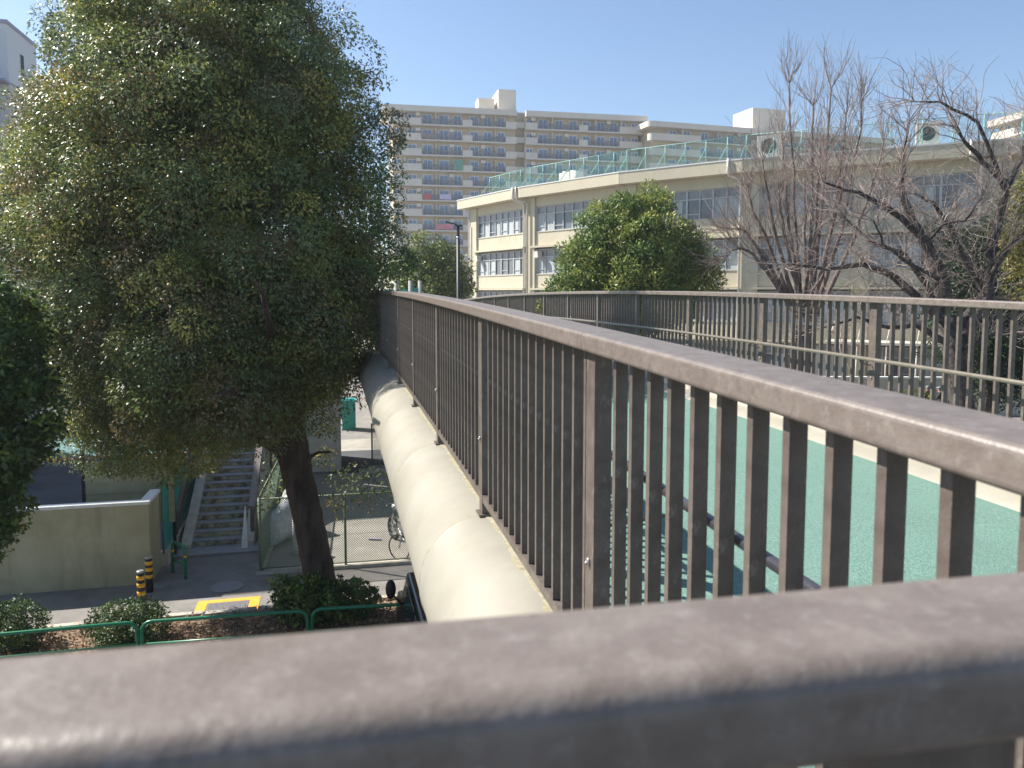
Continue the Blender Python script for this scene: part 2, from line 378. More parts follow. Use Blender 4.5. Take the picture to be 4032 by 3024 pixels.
def rr_profile(w, h, r, n=4):
    out = []
    for cx, cz, a0 in ((w/2-r, h-r, 0), (-w/2+r, h-r, 90), (-w/2+r, r, 180), (w/2-r, r, 270)):
        for k in range(n+1):
            a = R(a0+90*k/n); out.append((cx+math.cos(a)*r, cz+math.sin(a)*r))
    return out
RW, RH = .155, .062
def railing(name, Q, label, near_first, t_from, t_to, side):
    """side=-1: outer side faces left"""
    root = empty(name, B(POST0, Q, zb(POST0)-1.18), 0, label, 'railing')
    inv = Matrix.Translation(-root.location)
    def child(mb, nm, m, bevel=0):
        mb.v = [tuple(Vector(v)-root.location) for v in mb.v]; return mb.build(nm, m, root, bevel=bevel)
    qc = Q+RW/2-.035 if side < 0 else Q-RW/2+.035
    prof = rr_profile(RW, RH, .012)
    # top rail in lengths
    t = POST0+2*math.floor((t_from-POST0)/2)
    while t < t_to:
        a = max(t, t_from)+.0015; b_ = t+2-.0015
        mb = MB(); k = 5
        mb.loft([[B(a+(b_-a)*i/k, qc+x, zb(a+(b_-a)*i/k)+z) for x, z in prof] for i in range(k+1)], False)
        child(mb, 'top_rail', M['rail2']); t += 2
    qp = Q+.030 if side < 0 else Q-.030         # centre line of posts
    qb = Q+.022 if side < 0 else Q-.022         # centre line of balusters
    post_me = None; bar_me = None
    pm_ = MB(); pm_.box(-.03, .03, -.043, .043, 0, 1.18); post_me = pm_.mesh('post', M['rail'])
    bt_ = MB()
    bm_ = MB(); bm_.box(-.0195, .0195, -.0115, .0115, .13, 1.18); bar_me = bm_.mesh('baluster', M['rail'])
    fm_ = MB(); fm_.box(-.05, .05, -.06, .06, 0, .012); foot_me = fm_.mesh('foot_plate', M['rail'])
    cm_ = MB(); cm_.tube([(-.030, 0, .46), (-.038, 0, .46)], .012, 8); cm_.tube([(-.036, 0, .46), (-.044, 0, .45)], .006, 6); bolt_me = cm_.mesh('bolt', M['steel'])
    i = math.ceil((t_from-POST0)/2); bars = []
    while POST0+2*i < t_to:
        t = POST0+2*i
        L = B(t, qp, zb(t)-1.18) - root.location
        o = link_mesh('post', post_me, root, L, (0, 0, BA))
        if t < 14:
            link_mesh('bolt', bolt_me, o, (0, 0, 0))
            link_mesh('foot_plate', foot_me, o, (0, 0, 0))
        i += 1
    i = math.floor((t_from-POST0)/2)
    while POST0+2*i < t_to:
        t = POST0+2*i
        for k in range(14):
            tb = t+.069+.1316*k
            if tb < t_from: continue
            bars.append(tb)
        a, b_ = max(t+.043, t_from), t+2-.043
        mb = MB(); mb.loft([[B(tt, qp-.028, zb(tt)-1.18+.085), B(tt, qp+.028, zb(tt)-1.18+.085), B(tt, qp+.028, zb(tt)-1.18+.128), B(tt, qp-.028, zb(tt)-1.18+.128)] for tt in (a, (a+b_)/2, b_)], False)
        child(mb, 'bottom_rail', M['rail']); i += 1
    rest = MB()
    for k, tb in enumerate(bars):
        L = B(tb, qb, zb(tb)-1.18) - root.location
        if k < 100: link_mesh('baluster', bar_me, root, L, (0, 0, BA))
        else: rest.box(-.0195, .0195, -.0115, .0115, .13, 1.18, frame(L, BA))
    o = rest.build('baluster', M['rail'], root); o['kind'] = 'stuff'
    return root, child
rl, childL = railing('railing', QL, 'brown metal railing running away along the near edge of the bridge beside the cream tube', True, .56, 50, -1)
rr_, childR = railing('railing', QR+.12, 'brown metal railing along the far side of the green walkway, in front of the school', True, 2.2, 50, 1)
# hand rails
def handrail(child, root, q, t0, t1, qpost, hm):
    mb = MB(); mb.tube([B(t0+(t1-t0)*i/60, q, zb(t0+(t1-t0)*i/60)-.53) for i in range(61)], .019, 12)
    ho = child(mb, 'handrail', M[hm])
    t = POST0+2*math.ceil((t0-POST0)/2)
    while t < t1:
        b_ = MB(); s = 1 if q > qpost else -1
        b_.tube([B(t, q, zb(t)-.55), B(t, q, zb(t)-.575), B(t, qpost+s*.05, zb(t)-.60), B(t, qpost+s*.028, zb(t)-.60)], .0065, 6)
        b_.box(-.03, .03, -.012, .012, -.012, -.006, frame(B(t, q, zb(t)-.545), BA))
        child(b_, 'bracket', M['rail']); t += 2
handrail(childL, rl, QL+.33, .9, 30, QL+.043, 'handrailshade')
handrail(childR, rr_, QR-.07, 2.2, 34, QR+.077, 'handrail')

# near railing (crosses in front of the viewer) + landing
NT = .21
pa, pb = G(0, 2552, CAMZ-NT), G(4032, 2220, CAMZ-NT)
nd = (pb-pa).normalized(); na = math.atan2(nd.y, nd.x)
nm = (G(0, 3000, CAMZ-NT)+G(4032, 2530, CAMZ-NT))/2; nn = Vector((-nd.y, nd.x, 0))
wnear = (pa-nm).dot(nn); NC = pa - nn*(wnear/2)
near = empty('railing', (NC.x, NC.y, CAMZ-NT-1.24), na, 'weathered brown railing of the landing crossing the very foreground', 'railing')
mb = MB(); prof = rr_profile(wnear+.004, .066, .021, 8)
mb.loft([[(x_, p_[0], 1.174+p_[1]) for p_ in prof] for x_ in [-1.3+i*.1 for i in range(24)]], True)
mb.build('top_rail', M['rail2'], near)
bm_ = MB(); bm_.box(-.011, .011, -.0175, .0175, .12, 1.176); bme = bm_.mesh('baluster', M['rail'])
xl = (G(3720, 2880, CAMZ-NT-.07)-NC).dot(nd); xl2 = (G(3990, 2860, CAMZ-NT-.07)-NC).dot(nd)
link_mesh('baluster', bme, near, (xl2+.004, 0, 0))
mb = MB(); mb.box(-.048, .048, -.022, .022, 0, 1.174); mb.build('post', M['rail'], near, (xl, 0, 0))
for i in range(18):
    x_ = -1.25+i*.1325
    if abs(x_-xl) < .125 or abs(x_-xl2) < .05: continue
    link_mesh('baluster', bme, near, (x_, 0, 0))

mb = MB(); mb.box(-1.3, 1.0, -.028, .028, .08, .12); mb.build('bottom_rail', M['rail'], near)
land = empty('landing', (0, 0, 0), 0, 'raised landing with dark surface under the foreground railing', 'landing')
mb = MB(); mb.box(-1.6, 5.2, -3.2, .50, CAMZ-1.90, CAMZ-1.66, frame((0, 0, 0), BA)); mb.build('slab', M['pipe'], land)
mb = MB(); mb.box(-1.5, 5.0, -3.1, .40, CAMZ-1.66, CAMZ-1.64, frame((0, 0, 0), BA)); mb.build('deck_surface', M['yard'], land)
mb = MB(); mb.box(-1.6, .80, .42, .50, CAMZ-1.66, CAMZ-1.50, frame((0, 0, 0), BA)); mb.build('kerb', M['kerb'], land)

# ================================================================== LEFT FOREGROUND GROUND LEVEL
# yellow boundary wall
wall = empty('boundary_wall', B(WT, wq1, 0), BA, 'stained yellow rendered wall with white coping beside the stairway', 'wall')
mb = MB(); mb.box(-16, 0, 0, .16, 0, 1.80); mb.box(-.16, 0, .16, 1.05, 0, 1.80); mb.build('wall_body', M['wallY'], wall)
mb = MB(); mb.box(-16, .03, -.03, .19, 1.80, 1.87); mb.box(-.19, .03, .19, 1.08, 1.80, 1.87); mb.build('coping', M['coping'], wall, bevel=.008)
# beige board fence in the yard
p0 = PT(335, 1930, WT+1.7)
fb = empty('board_fence', B(WT+1.7, QT(p0)[0], 0), BA, 'low fence of horizontal beige boards on tall black posts behind the yellow wall', 'fence')
for j in range(6):
    mb = MB(); mb.prism([(0, 0), (1.95, 0), (1.95, .255), (0, .255)], (0, .03)); o = mb.build('board', M['boards'], fb, (0, .02, p0.z-.9+j*.262), (-.13, 0, 0))
for k, (x_, h_) in enumerate(((-.09, p0.z+.95), (.70, p0.z+1.0), (1.88, p0.z+.6))):
    mb = MB(); mb.box(x_, x_+.075, .06, .135, 0, h_); mb.build('post', M['black'], fb)
# court edge far in the yard
q_, t_ = QT(G(260, 1810)); 
sheet('court', BQpts([(-26, t_+.35), (-5, t_+.35), (-5, t_+7), (-26, t_+7)]), .016, M['court'])
sheet('court_border', BQpts([(-26, t_-.15), (-5, t_-.15), (-5, t_+.35), (-26, t_+.35)]), .02, M['redstrip'])

# stairway rising away
SW = 1.27; NS = 24; RISE, GO = .137, .30
stair = empty('stairway', B(st, sq, 0), BA, 'worn outdoor stairway rising away between cream stringers behind the big tree', 'stairs')
tr = MB(); ri = MB()
for k in range(NS):
    z1 = .06+RISE*(k+1); y = .45+k*GO
    ri.box(0, SW, y+.02, y+GO+.02, 0 if k < 3 else z1-.6, z1-.035)
    tr.box(0, SW, y, y+GO+.005, z1-.035, z1)
ri.build('riser', M['riser'], stair); tr.build('tread', M['tread'], stair)
mb = MB(); mb.box(-.45, SW+.5, -.2, .46, 0, .058); mb.build('base_slab', M['tread'], stair)
mb = MB(); top = .06+RISE*NS; yt = .45+NS*GO
mb.box(-.3, SW+.3, yt, yt+3, top-.3, top+.004); mb.box(0, SW, yt+.6, yt+2.4, 0, top-.3); mb.build('upper_landing', M['stringer'], stair)
for x0, x1 in ((-.24, -.004), (SW+.004, SW+.22)):
    mb = MB(); sl = RISE/GO
    pr = [(.30, 0.0), (.30, .16), (.5, .28), (yt, .28+(yt-.5)*sl), (yt, (yt-.5)*sl-.35), (2.2, 0)]
    n = len(pr); mb.add([(x0, a, b_) for a, b_ in pr]+[(x1, a, b_) for a, b_ in pr], [tuple(range(n)), tuple(range(2*n-1, n-1, -1))]+[(k, k+n, (k+1) % n+n, (k+1) % n) for k in range(n)][::-1])
    mb.build('stringer', M['stringer'], stair)
def incl(mb, x0, x1, y0, y1, za, th):        # sloped bar following the flight
    sl = RISE/GO
    mb.add([(x, y, za+(y-.5)*sl+dz) for x in (x0, x1) for y in (y0, y1) for dz in (0, th)], [(0, 1, 3, 2), (4, 6, 7, 5), (0, 4, 5, 1), (2, 3, 7, 6), (1, 5, 7, 3), (0, 2, 6, 4)])
for xx, lab in ((-.46, 'brown stair railing at the left edge of the outdoor stairway'), (SW+.10, 'brown stair railing with a sunlit top at the right edge of the outdoor stairway')):
    r_ = empty('stair_railing', B(st, sq, 0), BA, lab, 'railing', 'railings of the outdoor stairway')
    mb = MB(); incl(mb, xx-.02, xx+.15, .55, yt, .90, .06); mb.build('top_rail', M['rail2'], r_)
    mb = MB(); incl(mb, xx+.03, xx+.09, .55, yt, .34, .05); mb.build('bottom_rail', M['rail'], r_)
    for j in range(5):
        y = .60+j*1.72; mb = MB(); mb.box(xx+.02, xx+.11, y-.03, y+.05, 0 if j == 0 else (y-.5)*RISE/GO+.2, .91+(y-.5)*RISE/GO); mb.build('post', M['rail'], r_)
    for j in range(52):
        y = .74+j*.135
        mb = MB(); mb.box(xx+.045, xx+.08, y-.011, y+.011, .38+(y-.5)*RISE/GO, .905+(y-.5)*RISE/GO); mb.build('baluster', M['rail'], r_)
mb = MB(); mb.add([(SW-.16, .02, .06), (SW+.0, .02, .06), (SW-.03, .06, 1.12), (SW-.05, .06, 1.12), (SW-.16, .07, .06), (SW, .07, .06), (SW-.03, .10, 1.12), (SW-.05, .10, 1.12)], [(0, 1, 2, 3), (7, 6, 5, 4), (0, 3, 7, 4), (1, 5, 6, 2), (3, 2, 6, 7), (0, 4, 5, 1)])
tag(mb.build('reflector_post', M['white'], None, B(st, sq+.10, 0), (0, 0, BA)), 'narrow white wedge plate standing at the right foot of the stairway', 'marker plate')
# teal screen along the stair's left side
mb = MB(); mb.box(-.02, .02, 0, 7.5, .35, 2.0)
sc_ = empty('screen_fence', B(WT+1.1, wq1+.05, 0), BA, 'translucent teal sheet fence between the yellow wall and the stairway', 'fence')
mb.build('sheet', M['tealfab'], sc_)
mb = MB(); mb.box(-.07, .09, 0, 7.5, 0, .36); mb.build('base', M['stringer'], sc_)
mb = MB()
for j in range(5): mb.tube([(.0, j*1.85, .3), (0, j*1.85, 2.05)], .022, 8)
mb.tube([(0, 0, 2.03), (0, 7.5, 2.03)], .02, 8); mb.build('frame', M['postgrn'], sc_)

# green hoop guard near the stair
gh0, gh1 = G(682, 2255), G(732, 2280)
hp = empty('hoop_guard', gh0, math.atan2(gh1.y-gh0.y, gh1.x-gh0.x), 'green bent pipe hoop guard standing at the left foot of the stairway', 'hoop barrier')
w_ = max(.40, (gh1-gh0).length)
mb = MB(); pts = [(0, 0, 0), (0, 0, .62)]+[(.12-.12*math.cos(a), 0, .62+.12*math.sin(a)) for a in (R(30), R(60), R(90))]+[(w_-.12+.12*math.sin(a), 0, .62+.12*math.cos(a)) for a in (R(30), R(60), R(90))]+[(w_, 0, 0)]
mb.tube(pts, .036, 12); mb.build('hoop', M['greenrail'], hp)
mb = MB(); mb.tube([(.02, 0, .32), (w_-.02, 0, .32)], .025, 10); mb.build('crossbar', M['greenrail'], hp)
for xx in (0, w_):
    mb = MB(); mb.tube([(xx, 0, .50), (xx, 0, .55)], .0385, 12); mb.build('reflective_band', M['yellow'], hp)

# bollards
def bollard(p, h, lab, lean=0):
    r_ = empty('bollard', p, 0, lab, 'bollard', 'black and yellow bollards on the pavement'); r_.rotation_euler = (0, lean, 0)
    mb = MB(); mb.tube([(0, 0, 0), (0, 0, h-.02), (0, 0, h)], [.075, .075, .06], 16); mb.build('tube', M['black'], r_)
    for z in (h*.42, h*.63, h*.82):
        mb = MB(); mb.tube([(0, 0, z), (0, 0, z+h*.105)], .0775, 16); mb.build('yellow_band', M['yellow'], r_)
    mb = MB(); mb.tube([(0, 0, h+.001), (0, 0, h+.03), (0, 0, h+.045)], [.078, .078, .05], 16); mb.build('cap', M['steel'], r_)
bollard(G(590, 2330), .74, 'black and yellow banded bollard close against the yellow wall corner')
bollard(G(559, 2405), .80, 'black and yellow banded bollard standing behind the round clipped shrub')

# manholes and orange frame
c = G(893, 2312); mh = MB(); 
mh.tube([(0, 0, 0), (0, 0, .012)], .34, 40); tag(mh.build('manhole_cover', M['iron'], None, (c.x, c.y, .006)), 'round worn manhole cover in the shaded pavement by the stairs', 'manhole cover')
c = G(893, 2396)
om = empty('painted_frame', (c.x, c.y, 0), BA, 'bright orange painted frame on the pavement around a rectangular cover', 'road marking')
mb = MB()
for a in ((-.62, .62, .34, .50), (-.62, .62, -.50, -.34), (-.62, -.42, -.34, .34), (.42, .62, -.34, .34)): mb.box(*a, .005, .010)
mb.build('orange_paint', M['orange'], om)
mc = empty('drain_cover', (c.x, c.y, 0), BA, 'ribbed rectangular iron cover inside the orange painted frame', 'manhole cover')
mb = MB(); mb.box(-.40, .40, -.32, .32, .004, .012); mb.build('plate', M['iron'], mc)
mb = MB()
for i in range(16):
    for j in range(9): mb.box(-.37+i*.047, -.345+i*.047, -.29+j*.066, -.25+j*.066, .012, .018)
mb.build('ribs', M['iron'], mc)

# green guard rail along the planting strip
def guard(pxa, pxb, lab):
    a = G(pxa[0], pxa[1], .78); b_ = G(pxb[0], pxb[1], .78); Lg = (b_-a).length
    g = empty('guard_pipe', (a.x, a.y, 0), math.atan2(b_.y-a.y, b_.x-a.x), lab, 'pipe barrier', 'green pipe barriers along the planting strip')
    r = .17; pts = [(0, 0, 0), (0, 0, .78-r)]+[(r-r*math.cos(R(x)), 0, .78-r+r*math.sin(R(x))) for x in (22, 45, 68, 90)]+[(Lg-r+r*math.sin(R(x)), 0, .78-r+r*math.cos(R(x))) for x in (0, 22, 45, 68, 90)]+[(Lg, 0, 0)]
    mb = MB(); mb.tube(pts, .030, 14); mb.build('pipe', M['greenrail'], g)
    mb = MB(); mb.tube([(.03, 0, .38), (Lg-.03, 0, .38)], .022, 10); mb.build('lower_pipe', M['greenrail'], g)
guard((-700, 2560), (538, 2449), 'green pipe barrier at far left in front of the clipped shrubs')
guard((556, 2449), (1210, 2404), 'green pipe barrier between the round shrub and the big tree')
guard((1228, 2400), (1900, 2362), 'green pipe barrier reaching from the big tree under the cream tube')

# ---- shrubs
GL = [(.045, .085, .025), (.065, .115, .03), (.035, .07, .024), (.10, .15, .04), (.05, .095, .035)]
def shrub(c, r, lab, cols, seed, n=22, per=60, L=.05, W=.028, lobes=None):
    root = empty('shrub', (c[0], c[1], 0), 0, lab, 'shrub', 'clipped shrubs in the planting strip')
    lb = lobes or [((0, 0, r[2]*.95), r)]
    crown('foliage', lb, root, n, L, W, cols, M['leafm'], per, seed, .10, .9, .05, .06)
    mb = MB()
    for k in range(7):
        a = k*.9; mb.tube([(0, 0, 0), (math.cos(a)*r[0]*.5, math.sin(a)*r[1]*.5, r[2]*1.2)], [.015, .006], 5)
    mb.build('stem', M['bark'], root)
c = G(505, 2545); shrub(c, (.70, .55, .40), 'round clipped dark green shrub in the middle of the planting strip', GL, 3)
c = G(20, 2560); shrub(c, (.66, .6, .42), 'clipped dark green shrub at the left edge of the photo', GL, 4)
c = G(1275, 2435)
GY = [(.10, .16, .03), (.15, .22, .04), (.06, .11, .025), (.20, .27, .06), (.05, .10, .03)]
shrub(c, (.85, .6, .38), 'bright green leafy shrub growing around the foot of the big tree', GY, 5, 16, 40, .075, .045,
      [((-.35, 0, .42), (.62, .5, .38)), ((.45, .05, .36), (.62, .5, .34)), ((-.82, -.05, .62), (.18, .18, .22)), ((-.1, -.25, .3), (.7, .4, .3))])

# ================================================================== BIG TREE
bt = G(1262, 2385); TY = bt.y
tree = empty('evergreen_tree', (bt.x, bt.y, 0), 0, 'huge glossy evergreen tree with a leaning trunk filling the left side', 'tree')
def TP(px, py, dy=0): return P(px, py, TY+dy) - Vector((bt.x, bt.y, 0))
tm = MB()
path = [(1268, 2400, .0), (1262, 2300, 0), (1245, 2200, 0), (1222, 2080, 0), (1200, 1980, 0), (1175, 1880, .1), (1150, 1760, .1), (1120, 1600, .2), (1090, 1400, .2), (1050, 1150, .2), (990, 850, .3), (920, 500, .3), (880, 200, .3)]
rad = [.40, .335, .31, .30, .30, .31, .33, .30, .27, .23, .17, .10, .05]
pp = [TP(*p) for p in path]; pts = []; rr2 = []
for i in range(len(pp)-1):
    for k in range(4):
        u = k/4; pts.append(pp[i].lerp(pp[i+1], u)+Vector((random.uniform(-.012, .012), random.uniform(-.012, .012), 0))); rr2.append((rad[i]*(1-u)+rad[i+1]*u)*random.uniform(.97, 1.03))
tm.tube(pts, rr2, 22)
tm.build('trunk', M['bark'], tree)
lm = MB()
for a, b_, r0, s in (((1140, 1750), (700, 1200), .17, .3), ((1120, 1600), (1400, 1100), .13, -.4), ((1100, 1450), (560, 800), .15, .5), ((1080, 1300), (1250, 700), .11, .6), ((1050, 1150), (400, 500), .12, -.6),
                     ((1000, 900), (1150, 250), .09, -.3), ((950, 700), (600, 200), .08, .5), ((1150, 1800), (600, 1600), .12, -.5), ((1130, 1680), (850, 1550), .10, -1.4), ((1100, 1500), (1000, 1100), .10, -2.0), ((1170, 1900), (1300, 1780), .05, -.3), ((850, 1390), (650, 1150), .07, -.8)):
    A = TP(*a); Bq = TP(b_[0], b_[1], s*3); limb(lm, curve_pts(A, Bq, (0, 0, .25), 6, .06), r0, .02, 8)
lm.build('limb', M['bark'], tree)
# lobes: px, py, radius px, dy
LB = [(820, 150, 400, .0), (600, 310, 320, .3), (490, 200, 150, .6), (1100, 260, 235, .2), (930, -20, 245, .2), (660, 10, 240, .4), (310, 580, 225, .4), (760, 600, 430, -.9), (1245, 560, 275, .1), (1060, 430, 330, -.6),
      (240, 880, 235, .2), (140, 980, 165, .6), (560, 900, 350, -.8), (960, 960, 400, -1.0), (1325, 850, 245, .2), (1320, 1080, 235, .2), (1200, 1230, 290, -.7), (330, 1080, 130, .3), (200, 1100, 110, .8),
      (520, 1300, 290, -.6), (400, 1420, 210, .0), (820, 1350, 340, -1.2), (1130, 1420, 240, -.6), (1370, 1270, 165, .3), (1280, 1430, 130, .3), (440, 1620, 200, .2), (660, 1620, 230, -.5), (900, 1560, 200, -.8), (1080, 1560, 150, .2), (560, 1780, 110, .2), (740, 1740, 110, .4), (420, 640, 270, -.3), (660, 350, 330, -.8)]
lobes = []
for px, py, r, dy in LB:
    c = TP(px, py, dy*1.3); rm = r/F*TY-.08; lobes.append((tuple(c), (rm, rm, rm)))
CG = [(.165, .21, .060), (.225, .255, .068), (.115, .165, .058), (.33, .33, .08), (.15, .20, .085), (.205, .165, .08), (.135, .185, .08)]
# sparse low shoots
g2 = np.random.default_rng(11); ex = []
for px, py, r, k in ((1070, 1870, 60, 4), (1080, 1960, 55, 5), (1300, 1850, 90, 7), (1390, 1900, 110, 9), (1310, 1980, 80, 6), (1450, 1880, 60, 2), (700, 1850, 60, 6), (640, 1830, 60, 8), (900, 1740, 70, 10), (1290, 1690, 50, 5), (1430, 1420, 60, 8), (1480, 900, 40, 5), (1510, 1080, 35, 4), (80, 700, 50, 5), (300, 300, 60, 5), (400, 120, 60, 5), (1340, 120, 50, 4), (1440, 330, 50, 5), (1470, 700, 40, 5)):
    for _ in range(k):
        v = g2.normal(0, .55, 3)*r/F*TY; c = TP(px, py, .3); ex.append([c.x+v[0], c.y+v[1]*1.5, c.z+v[2], v[0], v[1], .2, g2.integers(0, 7)])
cr = crown('crown', lobes, tree, 250, .072, .034, CG, M['leaf'], 2.7, 21, .47, 1.2, .40, .16, None, (.70, 1.05)); print('LEAVES', len(cr.data.polygons))
leaves('low_shoots', np.array(ex), 30, .088, .040, M['leaf'], tree, .3, CG, .45, 77)

# small dark tree at far left
lt_ = empty('evergreen_tree', (-9.2, 11.6, 0), 0, 'dark broadleaf tree cut off by the left edge of the photo', 'tree')
mb = MB(); mb.tube([(0, 0, 0), (.1, 0, 2), (.2, 0, 4.5)], [.2, .16, .06], 10)
mb.build('trunk', M['bark'], lt_)
def LP(px, py, dy=0): return P(px, py, 11.6+dy)-Vector((-9.2, 11.6, 0))
lob = [(tuple(LP(px-55, py, dy)), (max(60, r-15)/F*11.6,)*3) for px, py, r, dy in ((-120, 1350, 300, 0), (-60, 1620, 300, 0), (70, 1560, 130, .2), (130, 1750, 110, 0), (-150, 1950, 260, 0), (20, 1860, 120, 0), (0, 2080, 110, -.2), (-60, 2150, 100, 0), (60, 1300, 80, .3), (150, 1480, 70, 0))]
crown('crown', lob, lt_, 44, .10, .055, [(.09, .15, .03), (.06, .11, .03), (.14, .20, .035), (.07, .12, .035)], M['leaf'], 14, 31, .20, .8, .2)

# ================================================================== PARKING AREA
def chainlink(a, b_, h, lab, posts=2, extra_brace=False, grp='chain link fences of the parking area', seg=None):
    Lf = (b_-a).length; r_ = empty('chain_link_fence', (a.x, a.y, 0), math.atan2(b_.y-a.y, b_.x-a.x), lab, 'fence', grp)
    mb = MB(); s = .056; k = int((Lf+h)/s)
    def wirebar(x0, z0, x1, z1):
        dx, dz = x1-x0, z1-z0; l = math.hypot(dx, dz)
        if l < .02: return
        nx, nz = -dz/l*.0045, dx/l*.0045
        mb.add([(x0-nx, 0, z0-nz), (x1-nx, 0, z1-nz), (x1+nx, 0, z1+nz), (x0+nx, 0, z0+nz), (x0, .004, z0), (x1, .004, z1)], [(0, 1, 2, 3), (3, 2, 5, 4), (1, 0, 4, 5)])
    z0 = .12
    for i in range(k+1):
        c0 = i*s
        x0 = max(0, c0-h); x1 = min(Lf, c0)
        if x1 > x0: wirebar(x0, z0+c0-x0, x1, z0+c0-x1); wirebar(Lf-x0, z0+c0-x0, Lf-x1, z0+c0-x1)
    mb.build('wire_mesh', M['wire'], r_)
    for i in range(posts):
        mb = MB(); x = Lf*i/(posts-1); mb.tube([(x, .03, 0), (x, .03, h+.16)], .030, 10); mb.build('post', M['postgrn'], r_)
    mb = MB(); mb.tube([(0, .03, h+.13), (Lf, .03, h+.13)], .020, 8); mb.tube([(0, .03, .13), (Lf, .03, .13)], .014, 6); mb.tube([(0, .03, h*.5), (Lf, .03, h*.5)], .004, 5); mb.build('frame_rail', M['postgrn'], r_)
    mb = MB(); mb.box(-.1, Lf+.1, -.06, .10, 0, .085); mb.build('base_kerb', M['curbstone'], r_)
    return r_
fa = G(1028, 2262); fbp = G(1362, 2238); fdir = (fbp-fa).normalized()
chainlink(fa, fa+fdir*((fbp-fa).length*3.0), 1.62, 'chain link fence with olive posts behind the trunk along the pavement', 4)
bk = B(ft+9.4, fq+.35, 0)
chainlink(fa+Vector((-.02, .12, 0)), bk, 1.62, 'chain link fence running back beside the stairway', 5)
far_a = B(ft+10.2, fq+3.0, 0)
chainlink(far_a, B(ft+10.2, fq+9, 0), 1.5, 'distant chain link fence at the back end of the parking area', 4)
# teal reflective strip board on the side fence
# cream pier block
pq, pt_ = QT(G(1345, 1852)); pq0 = pq-2.3
pier = empty('stair_tower', B(pt_, pq0, 0), BA, 'cream concrete block with recessed panel behind the tree trunk', 'concrete block')
mb = MB(); mb.box(0, 2.3, 0, 2.5, 0, 6.2); mb.build('wall', M['stringer'], pier)
mb = MB(); mb.box(-.05, .22, -.12, -.003, 0, 6.2); mb.box(2.05, 2.36, -.12, -.003, 1.9, 6.2); mb.box(.22, 2.05, -.06, -.003, 0, 2.0); mb.box(.22, 2.05, -.10, -.003, 2.5, 2.62); mb.box(-.1, 2.4, -.16, -.003, 4.6, 4.8); mb.build('ribs', M['stringer'], pier, bevel=.01)
# back lot strips
sheet('back_road', BQpts([(fq+1.5, ft+9.6), (14, ft+9.6), (14, ft+13.5), (fq+1.5, ft+13.5)]), .014, M['yard'])
sheet('back_path', BQpts([(fq+1.5, ft+13.5), (14, ft+13.5), (14, ft+16), (fq+1.5, ft+16)]), .02, M['park'])
bkk = MB(); bkk.box(0, 9, 0, .14, 0, .12, frame(B(ft+6.0, fq+3.2, 0), BA)); tag(bkk.build('kerb_line', M['curbstone']), kind='structure')
bkk = MB(); bkk.box(0, 9, 0, .14, 0, .14, frame(B(ft+9.5, fq+2.5, 0), BA)); tag(bkk.build('back_kerb', M['curbstone']), kind='structure')
# teal storage bin
tb = G(1348, 1695); tb2 = empty('storage_box', (tb.x, tb.y, 0), BA, 'tall teal storage box with pale lid beside the back fence', 'storage box')
mb = MB(); mb.box(0, .62, 0, .7, 0, 1.35); mb.build('body', M['teal'], tb2, bevel=.02)
mb = MB(); mb.box(-.04, .66, -.04, .74, 1.352, 1.42); mb.box(.08, .54, .1, .6, 1.42, 1.46); mb.build('lid', M['tealfab'], tb2)
mb = MB(); mb.box(0, 5, 0, 1.0, .0, .55, frame(B(ft+16.2, fq+3.9, 0), BA)); tag(mb.build('low_wall', M['boards']), 'low beige wall in sunlight beyond the back fence', 'wall')
mb = MB(); mb.box(0, 6, 0, 3.0, .0, 3.2, frame(B(ft+20.2, fq+3.9, 0), BA)); mb.box(-.2, 6.2, -.2, 3.2, 3.2, 3.4, frame(B(ft+20.2, fq+3.9, 0), BA)); tag(mb.build('shed', M['boards']), 'small beige shed seen between the tree and the bridge tube', 'shed')
# covered motorbike
cv = G(1125, 2115); mc_ = empty('covered_motorbike', (cv.x, cv.y, 0), BA+1.2, 'motorbike under a silver grey cover behind the chain link fence', 'motorbike')
mb = MB(); rings = []
for i, (x, w, h) in enumerate(((-.95, .06, .35), (-.85, .2, .75), (-.5, .28, .88), (-.1, .30, .92), (.25, .34, 1.05), (.5, .36, 1.28), (.62, .30, 1.30), (.8, .2, .95), (.98, .12, .6), (1.05, .04, .3))):
    rings.append([(x+random.uniform(-.02, .02), math.cos(a)*w*(1+.25*(math.sin(a) < 0)), max(.06, h/2+math.sin(a)*h/2)+random.uniform(-.015, .015)) for a in [2*math.pi*k/16 for k in range(16)]])
mb.loft(rings, True); mb.build('cover', M['silver'], mc_)
for x in (-.62, .72):
    mb = MB(); mb.tube([(x+.28*math.cos(a), 0, .29+.28*math.sin(a)) for a in [2*math.pi*k/20 for k in range(21)]], .05, 8); mb.build('wheel', M['rubber'], mc_)
# white post
c = G(1172, 2178); mb = MB(); mb.tube([(0, 0, 0), (0, 0, .93), (0, 0, .96)], [.115, .115, .10], 20)
wp = empty('concrete_post', (c.x, c.y, 0), 0, 'stout white post beside the tree trunk inside the parking area', 'post'); mb.build('shaft', M['white'], wp)
mb = MB(); mb.tube([(0, 0, .0), (0, 0, .09)], [.20, .17], 16); mb.build('base', M['curbstone'], wp)
